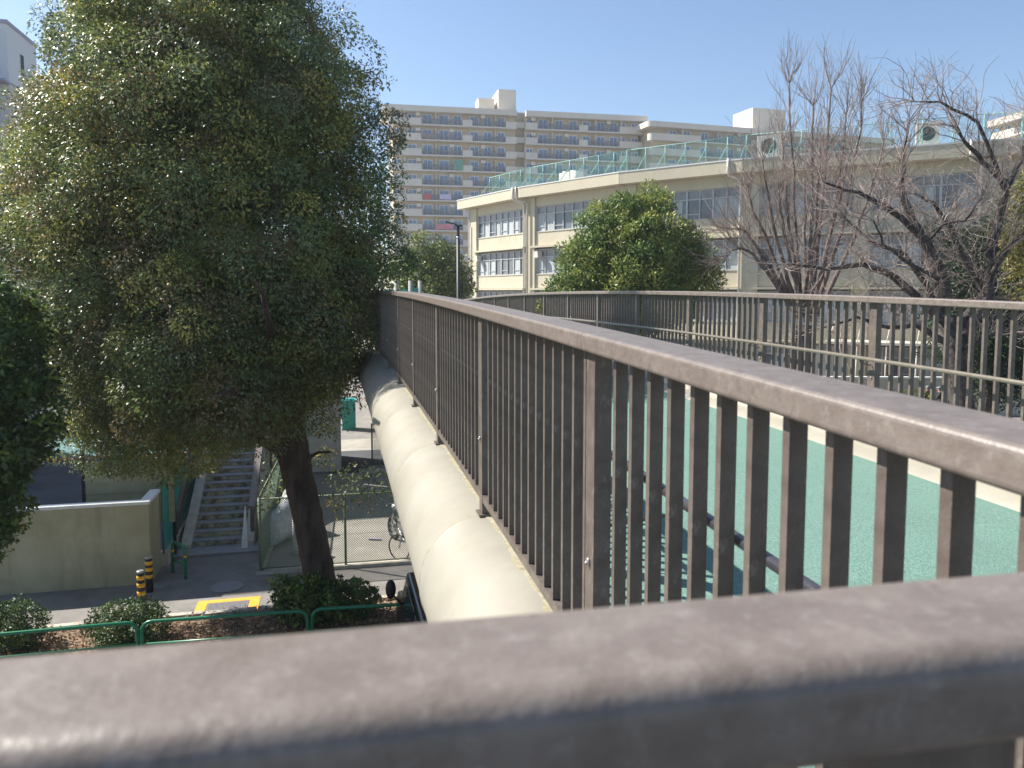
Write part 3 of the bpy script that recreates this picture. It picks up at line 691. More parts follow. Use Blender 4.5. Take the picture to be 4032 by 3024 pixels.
# motorcycle by the tube
def motorcycle(p, rz, lab):
    r_ = empty('motorcycle', (p.x, p.y, 0), rz, lab, 'motorcycle')
    for x in (-.68, .68):
        mb = MB(); mb.tube([(x+.27*math.cos(a), 0, .31+.27*math.sin(a)) for a in [2*math.pi*k/24 for k in range(25)]], .045, 8); w = mb.build('wheel', M['rubber'], r_)
        mb = MB(); mb.tube([(x, -.04, .31), (x, .04, .31)], .10, 14)
        for k in range(5): mb.tube([(x, 0, .31), (x+.24*math.cos(k*1.257), 0, .31+.24*math.sin(k*1.257))], .012, 5)
        mb.build('rim', M['chrome'], w)
    mb = MB(); mb.ball((.12, 0, .80), (.30, .15, .14), 16, 10); mb.build('tank', M['darkgreen'], r_)
    mb = MB(); mb.ball((-.38, 0, .78), (.34, .13, .07), 16, 8); mb.build('seat', M['black'], r_)
    mb = MB(); mb.box(-.18, .22, -.14, .14, .30, .62); mb.tube([(.1, .16, .45), (-.2, .18, .25), (-.8, .2, .3)], [.03, .035, .045], 8); mb.build('engine', M['chrome'], r_, bevel=.03)
    mb = MB()
    for s in (-1, 1): mb.tube([(.68, s*.08, .31), (.48, s*.09, .95)], .02, 8); mb.tube([(.45, 0, .98), (.42, s*.25, 1.06), (.32, s*.38, 1.04)], .013, 8); mb.tube([(-.68, s*.08, .31), (-.2, s*.08, .55)], .016, 8)
    mb.tube([(.48, -.1, .95), (.48, .1, .95)], .022, 8); mb.tube([(-.68, -.09, .31), (-.68, .09, .31)], .016, 8); mb.tube([(-.2, -.09, .55), (-.2, .09, .55)], .016, 8); mb.tube([(-.2, 0, .55), (.48, 0, .95)], .02, 8); mb.build('fork', M['chrome'], r_)
    mb = MB(); mb.tube([(-.1, -.12, .3), (-.22, -.3, .02)], .012, 6); mb.build('kickstand', M['chrome'], r_)
    mb = MB(); mb.ball((.60, 0, .90), (.07, .09, .09), 12, 8); mb.build('headlight', M['white'], r_)
    mb = MB(); mb.ball((-.78, 0, .75), (.06, .08, .05), 10, 6); mb.build('tail_light', M['red'], r_)
    for s in (-1, 1):
        mb = MB(); mb.ball((-.74, s*.17, .70), (.035, .035, .035), 8, 6); mb.build('indicator', M['orangep'], r_)
    return r_
motorcycle(G(1600, 2150), 2.2, 'dark motorcycle with orange and red lights parked beside the cream bridge tube')
# bicycle
def bicycle(p, rz, lab, framem, grp=None, basket=True):
    r_ = empty('bicycle', (p.x, p.y, p.z), rz, lab, 'bicycle', grp)
    for x in (-.52, .52):
        mb = MB(); mb.tube([(x+.31*math.cos(a), 0, .33+.31*math.sin(a)) for a in [2*math.pi*k/28 for k in range(29)]], .018, 7); w = mb.build('wheel', M['rubber'], r_)
        mb = MB()
        for k in range(8): mb.tube([(x, 0, .33), (x+.3*math.cos(k*.785), 0, .33+.3*math.sin(k*.785))], .003, 4)
        mb.build('spokes', M['steel'], w)
    mb = MB()
    for a, b_ in (((-.52, 0, .33), (-.1, 0, .30)), ((-.1, 0, .30), (.36, 0, .72)), ((-.1, 0, .30), (-.24, 0, .82)), ((-.52, 0, .33), (-.2, 0, .70)), ((.52, 0, .33), (.34, 0, .92)), ((-.2, 0, .68), (.34, 0, .80))): mb.tube([a, b_], .015, 7)
    mb.build('frame', framem, r_)
    mb = MB(); mb.ball((-.26, 0, .86), (.13, .08, .035), 12, 6); mb.build('saddle', M['black'], r_)
    mb = MB(); mb.tube([(.2, -.27, .98), (.33, -.15, 1.0), (.34, 0, .95), (.33, .15, 1.0), (.2, .27, .98)], .011, 7); mb.build('handlebar', M['chrome'], r_)
    if basket:
        mb = MB()
        for i in range(7):
            for s in (-1, 1): mb.tube([(.42+i*.045, s*.14, .70), (.41+i*.05, s*.18, .94)], .004, 4)
        for s in (-1, 1):
            for z in (.70, .82, .94): mb.tube([(.41, s*.16, z), (.71, s*.16, z)], .005, 4)
        for z in (.70, .82, .94):
            for x in (.41, .71): mb.tube([(x, -.16, z), (x, .16, z)], .005, 4)
        mb.build('basket', M['steel'], r_)
    return r_
bicycle(G(1640, 2225), 2.6, 'bicycle partly hidden under the cream bridge tube near the street', M['steel'])
c = G(1475, 2128); mb = MB(); mb.box(-.16, .16, -.04, .04, 0, .05, Matrix.Rotation(-.1, 4, 'Z')); tag(mb.build('wheel_chock', M['lav'], None, (c.x, c.y, .012), bevel=.012), 'small dark wheel stop lying on the sunlit parking ground', 'wheel stop')
# dark van near the kerb
def van(o, rz):
    r_ = empty('parked_van', o, rz, 'dark van parked on the street, mostly hidden below the cream tube', 'van')
    W2 = .84
    side = [(-2.1, .30), (2.15, .30), (2.2, .8), (2.0, .98), (1.35, 1.12), (.75, 1.78), (-2.0, 1.82), (-2.15, 1.1)]
    mb = MB(); rings = []
    for y, s in ((-W2, .94), (-W2*.96, 1), (W2*.96, 1), (W2, .94)):
        rings.append([(x*s, y*(1-.10*max(0, z-1.0)), .3+(z-.3)*s) for x, z in side])
    mb.loft(rings, False); mb.build('body', M['carpaint'], r_, bevel=.05)
    mb = MB()
    mb.add([(1.32, -.68, 1.16), (1.32, .68, 1.16), (.80, .62, 1.74), (.80, -.62, 1.74)], [(0, 1, 2, 3)])
    for v in range(len(mb.v)): mb.v[v] = (mb.v[v][0]+.02, mb.v[v][1], mb.v[v][2]+.012)
    mb.build('windscreen', M['carglass'], r_)
    for s in (-1, 1):
        for x0, x1 in ((-1.8, -.7), (-.6, .35)):
            mb = MB(); y = s*(W2+.004); y2 = s*(W2*.93+.004); mb.add([(x0, y*.985, 1.12), (x1+.25*(x1 > 0), y*.985, 1.12), (x1, y2, 1.66), (x0, y2, 1.66), (x0, y*.95, 1.12), (x1+.25*(x1 > 0), y*.95, 1.12), (x1, y2*.96, 1.66), (x0, y2*.96, 1.66)], [(0, 1, 2, 3), (7, 6, 5, 4), (0, 4, 5, 1), (3, 2, 6, 7)]); mb.build('side_window', M['carglass'], r_)
        mb = MB(); mb.ball((.98, s*(W2+.17), 1.42), (.06, .09, .17), 14, 10); mb.tube([(1.0, s*W2*.97, 1.12), (.98, s*(W2+.12), 1.30)], .02, 6); mb.build('mirror', M['black'], r_)
        mb = MB(); mb.ball((2.08, s*.6, .82), (.09, .16, .10), 12, 8); mb.build('headlight', M['carglass'], r_)
        for x in (-1.35, 1.3):
            mb = MB(); mb.tube([(x, s*(W2-.2), .32), (x, s*(W2+.01), .32)], .32, 24); w = mb.build('wheel', M['rubber'], r_)
            mb = MB(); mb.tube([(x, s*(W2+.011), .32), (x, s*(W2+.02), .32)], .20, 18); mb.build('rim', M['steel'], w)
    return r_
vb = G(1606, 2400, 1.12); van((vb.x+.90, vb.y-.6, 0), math.pi/2+BA)

# ================================================================== LEFT BUILDINGS
_, te = QT(G(600, 2370)); wb = empty('white_building', B(te+.589*15, -13, 0), BA, 'white plastered building with a small square window at the top left corner', 'building')
tq, tt = QT(P(23, 78, 28)); tz = P(23, 78, 28).z; tt2 = QT(P(127, 172, 30.7))[1]
oq, ot = QT(wb.location)
mb = MB(); mb.box(-16, tq-oq, tt-ot, tt2-ot, 0, tz-.12); mb.build('tower', M['whitewall'], wb)
mb = MB(); mb.box(-16, tq-oq+.05, tt-ot-.05, tt2-ot+.05, tz-.12, tz); mb.build('roof_edge', M['lav'], wb)
mb = MB(); mb.box(-14, -.6, 0, tt-ot-.01, 0, 15.0); mb.build('wing', M['whitewall'], wb)  # unseen wing, placed and sized for its shadow over yard and stairs
wd = MB(); wd.box(-.03, .03, -.20, .20, -.42, .42); wf = wd.build('window', M['white'], wb)
v = P(82, 258, 29.2); qq, tt3 = QT(v); wf.location = (tq-oq, tt3-ot, v.z)
wd = MB(); wd.box(.031, .036, -.16, .16, -.38, .38); wd.build('pane', M['dark'], wf)
zl = P(20, 322, 28).z
mb = MB(); mb.box(-16, tq-oq+.04, tt-ot-.5, tt2-ot-.004, zl-.08, zl); mb.build('ledge', M['lav'], wb)
mb = MB(); mb.box(-16, tq-oq-.5, tt-ot-1.2, tt-ot-.002, 0, P(20, 372, 28).z); mb.build('lower_wall', M['school'], wb)
# lower volume with sill lines
v0 = P(-60, 1110, 38); v1 = P(200, 1110, 38)
lb = empty('low_building', (v1.x, v1.y, 0), BA, 'low white building seen in the gap below the big tree at left', 'building')
mb = MB(); mb.box(-12, 0, 0, 6, 0, 7.6); mb.build('wall', M['whitewall'], lb)
mb = MB(); mb.box(-12.1, .1, -.12, 6.1, 5.0, 5.18); mb.box(-12.1, .2, -.3, 6.1, 7.6, 7.8); mb.build('ledge', M['stringer'], lb)
for x in (-2.3, -4.6):
    w = MB(); w.box(x, x+1.15, -.05, -.003, 5.4, 7.0); wo = w.build('window', M['alu'], lb)
    w = MB(); w.box(x+.06, x+1.09, -.056, -.051, 5.46, 6.94); w.build('pane', M['glass'], wo)

# ================================================================== SCHOOL
SZ = 15.15
SP = [P(1800, 795, 74.2), P(2045, 744, 64.9), P(2435, 686, 56.8), P(2924, 636, 51.2), P(3900, 564, 45.0), P(4700, 545, 42.5)]
SP = [Vector((p.x, p.y, 0)) for p in SP]
school = empty('school_building', SP[0], 0, 'long cream school building of bent sections with bands of windows and flat overhanging roof', 'building')
S0 = SP[0]
curt = M['curtain']
win_rows = [(11.4, 13.5), (7.9, 10.0), (4.4, 6.5), (.9, 3.0)]
fas = MB(); capm = MB(); body = MB(); led = MB(); colm = MB()
for i in range(5):
    a, b_ = SP[i]-S0, SP[i+1]-S0; Ls = (b_-a).length; ang = math.atan2((b_-a).y, (b_-a).x); Fm = frame(a, ang)
    # local: x along facade (left to right), y into the building
    fas.box(0, Ls+.05*(i % 2), 0, 12, 14.30, SZ-.05, Fm); capm.box(-.03, Ls+.05, -.04+.004*i, 12, SZ-.05, SZ+.03+.003*i, Fm)
    x0 = .9 if i == 0 else 0
    def cols_(a0, a1, b0, b1):
        c_ = MB(); c_.box(a0, a1, b0, b1, 0, 14.28, Fm); c_.build('column', M['school'], school)
    body.box(x0, Ls, 1.35, 11.5, 0, 14.30, Fm)                       # window wall core
    xs = 2.3 if i == 0 else 1.05; xe = Ls-.45
    for (zs, zt) in win_rows:                                         # spandrels, ledges
        body.box(xs-.05, xe+.05, .95, 1.35, zs-1.25+.15, zs, Fm)
        led.box(xs-.35, xe+.1, .55, .949, zs-1.27, zs-1.12, Fm)
        led.box(xs-.1, xe+.1, .90, 1.349, zs, zs+.05, Fm)
    body.box(xs-.05, xe+.05, .95, 1.35, 13.52, 14.29, Fm)
    cols_(x0, xs-.052, .80, 1.349); cols_(xe+.052, Ls-.003, .80, 1.349)
    # windows
    halves = [(xs, xe)] if Ls < 13 else [(xs, (xs+xe)/2-.5), ((xs+xe)/2+.5, xe)]
    if Ls >= 13: cols_((xs+xe)/2-.5, (xs+xe)/2+.5, .80, 1.3)
    for (zs, zt) in win_rows:
        for (wa, wz) in halves:
            nu = max(3, round((wz-wa)/.98)); u = (wz-wa)/nu
            fr = MB(); fr.box(wa, wz, 1.02, 1.10, zs+.05, zs+.12, Fm); fr.box(wa, wz, 1.02, 1.10, zt-.06, zt, Fm); tz_ = zs+(zt-zs)*.68; fr.box(wa, wz, 1.015, 1.095, tz_, tz_+.08, Fm)
            for k in range(nu+1):
                w_2 = .035 if k % 2 else .06
                fr.box(wa+k*u-w_2, wa+k*u+w_2, 1.0, 1.09, zs+.051, zt-.001, Fm)
            for k in range(nu):
                if k % 2 == 0: fr.box(wa+k*u+.05, wa+(k+1)*u-.04, 1.03, 1.07, zs+.42, zs+.48, Fm)
            wo = fr.build('window', M['alu'], school)
            gl = MB(); gl.box(wa, wz, 1.10, 1.115, zs+.06, zt-.01, Fm); gl.build('pane', M['glass'], wo)
            for k in range(nu):
                if random.random() < .62:
                    cu = MB(); cu.box(wa+k*u+.06, wa+(k+1)*u-.06-(random.random() < .3)*.3, 1.088, 1.098, zs+.13, tz_-.01, Fm); cu.build('curtain', curt, wo)
            cu = MB(); cu.box(wa+.03, wz-.03, 1.096, 1.099, tz_+.09, zt-.07, Fm); cu.build('frosted_pane', M['curtaing'], wo)
fas.build('roof', M['school'], school); capm.build('roof_cap', M['schoolcap'], school); body.build('wall', M['school'], school)
led.build('ledge', M['school'], school)
# downpipes at the joints
def spt(i, s, y, z):
    a, b_ = SP[i]-S0, SP[i+1]-S0; ang = math.atan2((b_-a).y, (b_-a).x); return frame(a, ang) @ Vector((s, y, z))
for i, n_ in ((0, 2), (2, 1), (3, 1)):
    Ls = (SP[i+1]-SP[i]).length
    for k in range(n_):
        mb = MB(); s = Ls-.35+k*.55; ii = i
        mb.tube([spt(ii, s-.6, -.08, SZ+.1), spt(ii, s-.6, -.10, 14.35), spt(ii, s-.6, .1, 14.15), spt(ii, s, .55, 13.95), spt(ii, s, .68, 13.7), spt(ii, s, .68, 0)], .075, 10)
        mb.build('downpipe', M['stringer' if k else 'ac'], school)
mb = MB(); mb.tube([spt(0, .8, .5, 14.25), spt(0, .95, .7, 13.8), spt(0, .95, .7, 0)], .06, 8); mb.tube([spt(0, 1.35, .75, 12.6), spt(0, 1.35, .75, 0)], .05, 8); mb.build('downpipe', M['ac'], school)
# exhaust hoods
for i, s in ((0, 2.7), (1, 1.5)):
    mb = MB(); mb.box(-.2, .2, -.45, 0, -.25, .2); mb.prism([(-.22, -.3), (.22, -.3), (.15, .22), (-.15, .22)], (-.5, -.455)); o = mb.build('exhaust_hood', M['ac'], school); o.location = spt(i, s, 1.0, 9.6); o.rotation_euler = (0, 0, math.atan2((SP[i+1]-SP[i]).y, (SP[i+1]-SP[i]).x))
# entrance canopy on the ground floor, right part
mb = MB(); a, b_ = SP[3]-S0, SP[4]-S0; ang = math.atan2((b_-a).y, (b_-a).x); Fm = frame(a, ang)
mb.box(5.5, 12.5, -2.0, .54, 3.3, 3.45, Fm)
for k in range(5):
    mb.tube([Fm @ Vector((5.7+k*1.6, -1.9, 0)), Fm @ Vector((5.7+k*1.6, -1.9, 3.3))], .05, 8)
    mb.tube([Fm @ Vector((5.7+k*1.6, -1.9, 3.45)), Fm @ Vector((5.9+k*1.6, -.1, 4.6))], .03, 6)
mb.build('canopy', M['stringer'], school)
# roof net fence
nf = empty('roof_net_fence', SP[0], 0, 'green safety net fence standing along the school roof edge', 'fence')
netb = MB(); posts = []
for i in range(5):
    a, b_ = SP[i]-S0, SP[i+1]-S0; Ls = (b_-a).length; ang = math.atan2((b_-a).y, (b_-a).x); Fm = frame(a, ang)
    xs = 4.0 if i == 0 else 0
    netb.box(xs, Ls, 1.3, 1.31, SZ+.04, SZ+1.72, Fm)
    tr_ = MB(); tr_.tube([Fm @ Vector((xs, 1.3, SZ+1.75)), Fm @ Vector((Ls, 1.3, SZ+1.75))], .028, 6); tr_.build('top_rail', M['netpost'], nf)
    n_ = int((Ls-xs)/1.75)
    for k in range(n_+1):
        x = xs+k*(Ls-xs)/(n_+.001 if i == 4 else n_+1)
        pb_ = MB(); pb_.tube([Fm @ Vector((x, 1.25, SZ+.03)), Fm @ Vector((x, 1.25, SZ+1.75))], .035, 6); pb_.tube([Fm @ Vector((x-.25, .35, SZ+.03)), Fm @ Vector((x, 1.22, SZ+1.2))], .03, 6)
        pb_.build('post', M['netpost'], nf)
netb.build('net', M['net'], nf)
# roof machines
def rooftop_unit(i, s, y, w, h, lab, fan_side=True):
    a, b_ = SP[i], SP[i+1]; ang = math.atan2((b_-a).y, (b_-a).x); o_ = frame(a, ang) @ Vector((s, y, SZ+.03))
    r_ = empty('roof_unit', o_, ang, lab, 'outdoor unit', 'machines on the school roof')
    mb = MB(); mb.box(-w/2, w/2, 0, .9, .1, h); mb.box(-w/2, w/2, .1, .2, 0, .1); mb.build('casing', M['ac'], r_, bevel=.02)
    mb = MB()
    if fan_side: mb.tube([(0, -.02, h*.6), (0, .004, h*.6)], w*.33, 20)
    else:
        for dx in (-w*.24, w*.24): mb.tube([(dx, .42, h), (dx, .42, h+.1)], w*.2, 18)
    mb.build('fan', M['dark'] if fan_side else M['ac'], r_)
rooftop_unit(1, 3.6, 2.0, 1.9, 1.0, 'pale twin fan machine low on the school roof behind the green net', False)
rooftop_unit(3, 1.3, 2.2, 1.5, 1.75, 'grey machine with round fan on the school roof behind the bare tree')
rooftop_unit(3, 10.7, 2.4, 1.3, 1.75, 'tall grey machine with a large round fan at the right end of the school roof')

# ================================================================== APARTMENT BLOCKS
def apartment(name, pl, pr, zroof, layout, lab, floors=14, winf=11, cl=False, cr=False, side=12, mir=1):
    L = (pr-pl).length; ang = math.atan2((pr-pl).y, (pr-pl).x)
    root = empty(name, (pl.x, pl.y, 0), ang, lab, 'apartment block')
    solids, rails, panels, wins, parts, acs = layout
    H = 2.8
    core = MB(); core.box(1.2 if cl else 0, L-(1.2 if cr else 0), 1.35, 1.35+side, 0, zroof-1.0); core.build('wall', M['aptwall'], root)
    def rounded(x0, x1, z0, z1, mb, ov=.0, left=False, right=False, back=1.349):
        rad = 1.3
        pts = []
        if left: pts += [(x0, back)]+[(x0+rad-rad*math.cos(R(a)), rad*(1-math.sin(R(a)))-ov) for a in (0, 15, 30, 45, 60, 75, 90)]
        else: pts += [(x0, back), (x0, -ov)]
        if right: pts += [(x1-rad+rad*math.sin(R(a)), rad*(1-math.cos(R(a)))-ov) for a in (0, 15, 30, 45, 60, 75, 90)]+[(x1, back)]
        else: pts += [(x1, -ov), (x1, back)]
        n = len(pts); mb.add([(x, y, z0) for x, y in pts]+[(x, y, z1) for x, y in pts], [tuple(range(n))[::-1], tuple(range(n, 2*n))]+[(k, (k+1) % n, (k+1) % n+n, k+n) for k in range(n)])
    rf = MB(); rounded(-.6 if cl else 0, L+(.6 if cr else 0), zroof-1.05, zroof, rf, .35, cl, cr, side+1.5); rf.build('roof', M['apt'], root)
    fr = MB(); win_me = {}
    for f in range(floors):
        zf = zroof-1.05-H*(f+1)+.45          # slab level
        if zf < .5: break
        bl = MB()
        for (x0, x1) in solids: rounded(x0, x1, zf-.1, zf+1.22, bl, 0, cl and x0 == 0, cr and x1 >= L-.01)
        for (x0, x1) in rails: bl.box(x0, x1, 0.02, 1.349, zf-.1, zf+.16)
        for (x0, x1) in panels: bl.box(x0, x1, -.03, .015, zf+.05, zf+1.2)
        bo = bl.build('balcony', M['apt'], root)
        rp = MB()
        for (x0, x1) in rails:
            rp.box(x0, x1, .05, .07, zf+.16, zf+1.18)
        rp.build('balcony_railing', M['aptrail'], bo)
        for x in parts:
            pw = MB(); pw.box(x-.06, x+.06, .15, 1.349, zf+.162, zf+2.35); pw.build('partition', M['apt'], bo)
        if f < winf:
            for (xc, w, small) in wins:
                key = (w, small)
                if key not in win_me:
                    z0, z1 = (1.15, 2.05) if small else (.10, 2.05)
                    wm = MB(); wm.box(-w/2, w/2, -.06, 0, z0, z1); a = wm.mesh('window', M['white'])
                    gm = MB(); gm.box(-w/2+.14, -.06, -.068, -.061, z0+.10, z1-.13); gm.box(.06, w/2-.14, -.068, -.061, z0+.10, z1-.13); win_me[key] = (a, gm.mesh('pane', M['aptglass']))
                a, g = win_me[key]
                o = link_mesh('window', a, root, (xc, 1.349, zf+.17)); link_mesh('pane', g, o)
            for j, x in enumerate(acs):
                if (f*7+j*3) % 5 < 3:
                    am = MB(); am.box(x-.42, x+.42, .45, .85, zf+1.70, zf+2.3); am.tube([(x, .43, zf+2.0), (x, .45, zf+2.0)], .2, 10); am.build('outdoor_unit', M['ac'], root)
    return root
ZR = 41.0
pL = P(1520, 427, 145); pR = P(2545, 474, 155); dd = (pR-pL); pL = Vector((pL.x, pL.y, 0)); pR = Vector((pR.x, pR.y, 0)); dd = (pR-pL).normalized(); LT = (pR-pL).length
m1 = pL+dd*24.6; m2 = pL+dd*26.4
layA = ([(0, 6.5), (22.5, 24.6)], [(6.5, 22.5)], [(14.2, 16.1)], [(2.0, 1.6, True), (4.8, 1.7, True), (7.7, 1.9, False), (10.8, 2.0, False), (13.4, 1.7, False), (16.6, 1.8, False), (19.2, 1.7, False), (21.8, 1.5, False)], [3.4, 9.2, 20.6], [5.9, 12.2, 18.2])
apartment('apartment_block', pL, m1, ZR, layA, 'left wing of the tall beige apartment block, rounded balconies beside the big tree', cl=True)
Lb = (pR-m2).length
layB = ([(0, 2.3), (Lb-5.5, Lb)], [(2.3, Lb-5.5)], [(10.6, 12.4)], [(1.0, 1.5, True), (3.7, 2.1, False), (6.9, 1.7, False), (9.7, 1.7, False), (12.4, 1.7, False), (15.4, 1.9, False), (18.0, 1.7, False), (Lb-4.6, 1.6, True), (Lb-1.9, 1.5, True)], [5.3, 14.0, 19.3], [1.6, 8.2, 16.8])
apartment('apartment_block', m2, pR, ZR, layB, 'right wing of the tall beige apartment block, right of the dark stair slot', cr=True)
for (f, x, w, h, col, lab) in ((7, 10.6, 3.4, 1.0, (.55, .22, .24), 'pink quilt airing over a balcony railing low on the left apartment wing'),
                              (5, 7.4, 1.6, 1.1, (.45, .12, .12), 'red and dark washing on a balcony of the left apartment wing'),
                              (5, 10.9, 2.2, 1.0, (.50, .45, .60), 'pale lilac washing hanging right of the red washing'),
                              (1, 7.9, 3.0, .9, (.22, .20, .20), 'dark screen cloth tied to a balcony railing near the top of the left apartment wing'),
                              (3, 13.4, 1.8, 2.0, (.16, .30, .24), 'green net curtain covering a balcony of the left apartment wing')):
    zf = ZR-1.05-2.8*(f+1)+.45; mb = MB(); n = 8
    ang_ = math.atan2(dd.y, dd.x); Fm_ = frame(pL, ang_)
    for k in range(n): mb.box(x+w*k/n-w/2, x+w*(k+.96)/n-w/2, -.06-.03*(k % 2), -.03-.03*(k % 2), zf+1.2-h*random.uniform(.85, 1) if h < 1.5 else zf+.2, zf+1.25 if h < 1.5 else zf+2.2)
    mb.v = [tuple(Vector(v)) for v in mb.v]; o_w = mb.build('laundry', mat('cloth_%d_%d' % (f, int(x)), col, tuple(c*1.4 for c in col), .9, 3), None, pL, (0, 0, ang_))
    tag(o_w, lab, 'laundry', 'cloths hung on the apartment balconies')
# stair slot between wings and roof boxes
ss = empty('stair_tower', m1, math.atan2(dd.y, dd.x), 'recessed stair tower with two roof boxes between the apartment wings', 'stair tower')
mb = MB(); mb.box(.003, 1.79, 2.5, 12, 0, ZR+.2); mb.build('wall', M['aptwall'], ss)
for f in range(13):
    mb = MB(); mb.box(.01, 1.78, 1.2, 2.49, ZR-3-2.8*f, ZR-2.0-2.8*f); mb.build('parapet', M['apt'], ss)
mb = MB(); mb.box(-6.6, -3.4, 5, 9, ZR+.01, ZR+3.2); mb.build('roof_box', M['apt'], ss)
mb = MB(); mb.box(-2.9, .6, 3.5, 11, ZR+.01, ZR+4.7); mb.build('roof_box', M['apt'], ss)
# second block
q1 = P(2562, 540, 150); q2 = P(3520, 545, 168); q1.z = q2.z = 0; Lc = (q2-q1).length
layC = ([(0, 11.0), (Lc-6, Lc)], [(11, Lc-6)], [(22.5, 25), (38, 40)], [(5.4, 1.7, True), (8.6, 1.8, True)]+[(12.6+k*2.95, 1.8, False) for k in range(int((Lc-6-12)/2.95))], [7.0, 15, 24, 33, 42], [20, 29, 38])
ab2 = apartment('apartment_block', q1, q2, P(2615, 480, 151).z, layC, 'lower beige apartment block with curved corner behind the school roof net', winf=7, cl=True, cr=True, side=14)
zt2 = P(2615, 480, 151).z
mb = MB(); mb.box(25.5, 33.5, 4, 11, zt2+.01, zt2+5.2); mb.build('roof_box', M['apt'], ab2)
# third block at the right edge
q3 = P(3890, 470, 135); q4 = P(4700, 400, 100); q3.z = q4.z = 0; Ld = (q4-q3).length
layD = ([(0, 6.0)], [(6.0, Ld)], [(15, 17)], [(3.0, 1.6, True)]+[(7.5+k*3.1, 1.8, False) for k in range(int((Ld-8)/3.1))], [6.2, 12.4, 18.6, 24.8], [10, 20])
apartment('apartment_block', q3, q4, P(3890, 480, 135).z, layD, 'sunlit apartment block peeking over the school roof at the right edge', winf=4, cl=True)

# ================================================================== MIDDLE DISTANCE TREES
def broadleaf(name, base, lobes_px, Y, label, cols, n=16, L=.16, W=.08, per=7, seed=1, spread=.35, trunk_r=.22, matl=None, droop=.0, group=None, fill=.5, shell=(.35, 1.05), shrink=0):
    root = empty(name, (base.x, base.y, 0), 0, label, 'tree', group)
    lob = []
    for px, py, r, dy in lobes_px:
        c = P(px, py, Y+dy)-Vector((base.x, base.y, 0)); rm = max(.35, (r-shrink)/F*Y); lob.append((tuple(c), (rm, rm, rm)))
    crown('crown', lob, root, n, L, W, cols, matl or M['leafm'], per, seed, spread, fill, droop, shell=shell)
    zc = max(l[0][2] for l in lob); mb = MB(); limb(mb, curve_pts((0, 0, 0), (0, 0, zc), (.2, 0, 0), 6, .05), trunk_r, .05)
    mb.build('trunk', M['bark'], root)
    lm = MB()
    for l in lob: limb(lm, curve_pts((0, 0, max(1.2, l[0][2]*.5)), l[0], (0, 0, .2), 5, .08), trunk_r*.4, .02, 6)
    lm.build('limb', M['bark'], root); return root
OG = [(.13, .20, .045), (.21, .27, .055), (.08, .145, .04), (.27, .31, .07), (.14, .22, .06)]
Yt = 33
broadleaf('evergreen_tree', P(2500, 1200, Yt), [(2500, 860, 130, 0), (2590, 800, 90, .4), (2420, 940, 150, 0), (2560, 960, 170, -.4), (2330, 1050, 150, 0), (2480, 1100, 180, -.6), (2640, 1080, 130, .3), (2760, 1000, 95, .5), (2770, 1110, 100, .3), (2620, 1180, 150, 0), (2260, 1130, 110, 0), (2700, 930, 60, .5), (2350, 880, 70, .3), (2450, 1220, 180, 0)],
          Yt, 'bushy olive green tree in front of the school behind the bridge railing', OG, 130, .17, .062, 1.9, 41, .55, .2, droop=-.45, shell=(.5, 1.15), fill=1.2, shrink=42)
broadleaf('evergreen_tree', P(1690, 1200, 52), [(1690, 1020, 85, 0), (1640, 1080, 85, 0), (1750, 1080, 90, .5), (1700, 1140, 120, -.5), (1790, 1130, 60, .5), (1610, 1140, 60, .2)],
          52, 'small round tree standing beyond the end of the near railing, left of the lamp post', [(.12, .16, .04), (.17, .21, .05), (.09, .13, .035), (.20, .24, .06)], 26, .20, .11, 4.5, 42, .55, .2)
DG = [(.018, .042, .014), (.028, .055, .016), (.014, .032, .012), (.035, .065, .02)]
broadleaf('evergreen_tree', P(3900, 1600, 34), [(3880, 1080, 170, 0), (3800, 1000, 90, .5), (3980, 1000, 160, 0), (3900, 1250, 220, 0), (4080, 1150, 200, 0), (3800, 1180, 120, .3), (4050, 1400, 200, 0), (3870, 1430, 120, 0), (3700, 930, 50, .5)],
          34, 'dark evergreen tree behind the cherry tree at right', DG, 16, .16, .07, 8, 43, .35, .3)
broadleaf('evergreen_tree', P(4150, 1400, 30), [(4070, 820, 110, 0), (4060, 930, 110, 0), (4030, 760, 60, .2), (4140, 1050, 160, 0), (4150, 760, 120, 0)],
          30, 'yellowish green tree cut off by the right edge of the photo', [(.16, .16, .03), (.22, .20, .04), (.10, .12, .025), (.26, .23, .06)], 14, .13, .07, 10, 44, .28, .2)

# ---- bare trees
def grow(mb, p, d, L, r, depth, spread, upb, minr, nmax, gnarl=.12):
    n = 4; pts = [p]; q = p.copy(); dd_ = d.copy()
    for i in range(n):
        dd_ = (dd_+Vector((random.gauss(0, gnarl), random.gauss(0, gnarl), random.gauss(0, gnarl)+upb*.12))).normalized(); q = q+dd_*(L/n); pts.append(q.copy())
    r1 = r*.68; mb.tube(pts, [r+(r1-r)*i/n for i in range(n+1)], 7 if r > .05 else (5 if r > .02 else 3), caps=False)
    if depth <= 0: return
    k = random.choice(nmax)
    for j in range(k):
        u = 1.0 if j == 0 else random.uniform(.35, 1)
        i0 = min(n, int(u*n)); bp = pts[i0]
        ax = dd_.cross(Vector((random.gauss(0, 1), random.gauss(0, 1), random.gauss(0, 1)))).normalized()
        ang = random.uniform(.10, .35) if j == 0 else random.uniform(.6, 1.2)*spread
        nd_ = (Matrix.Rotation(ang, 3, ax) @ dd_); nd_ = (nd_+Vector((0, 0, upb*.25))).normalized()
        grow(mb, bp, nd_, L*random.uniform(.62, .88), max(minr, r1*(1 if j == 0 else random.uniform(.5, .75))), depth-1, spread, upb, minr, nmax, gnarl)
random.seed(23)
Yz = 31; zb0 = P(3150, 1600, Yz); zroot = empty('bare_tree', (zb0.x, zb0.y, 0), 0, 'tall leafless tree with many upright pollarded stems in front of the school', 'tree')
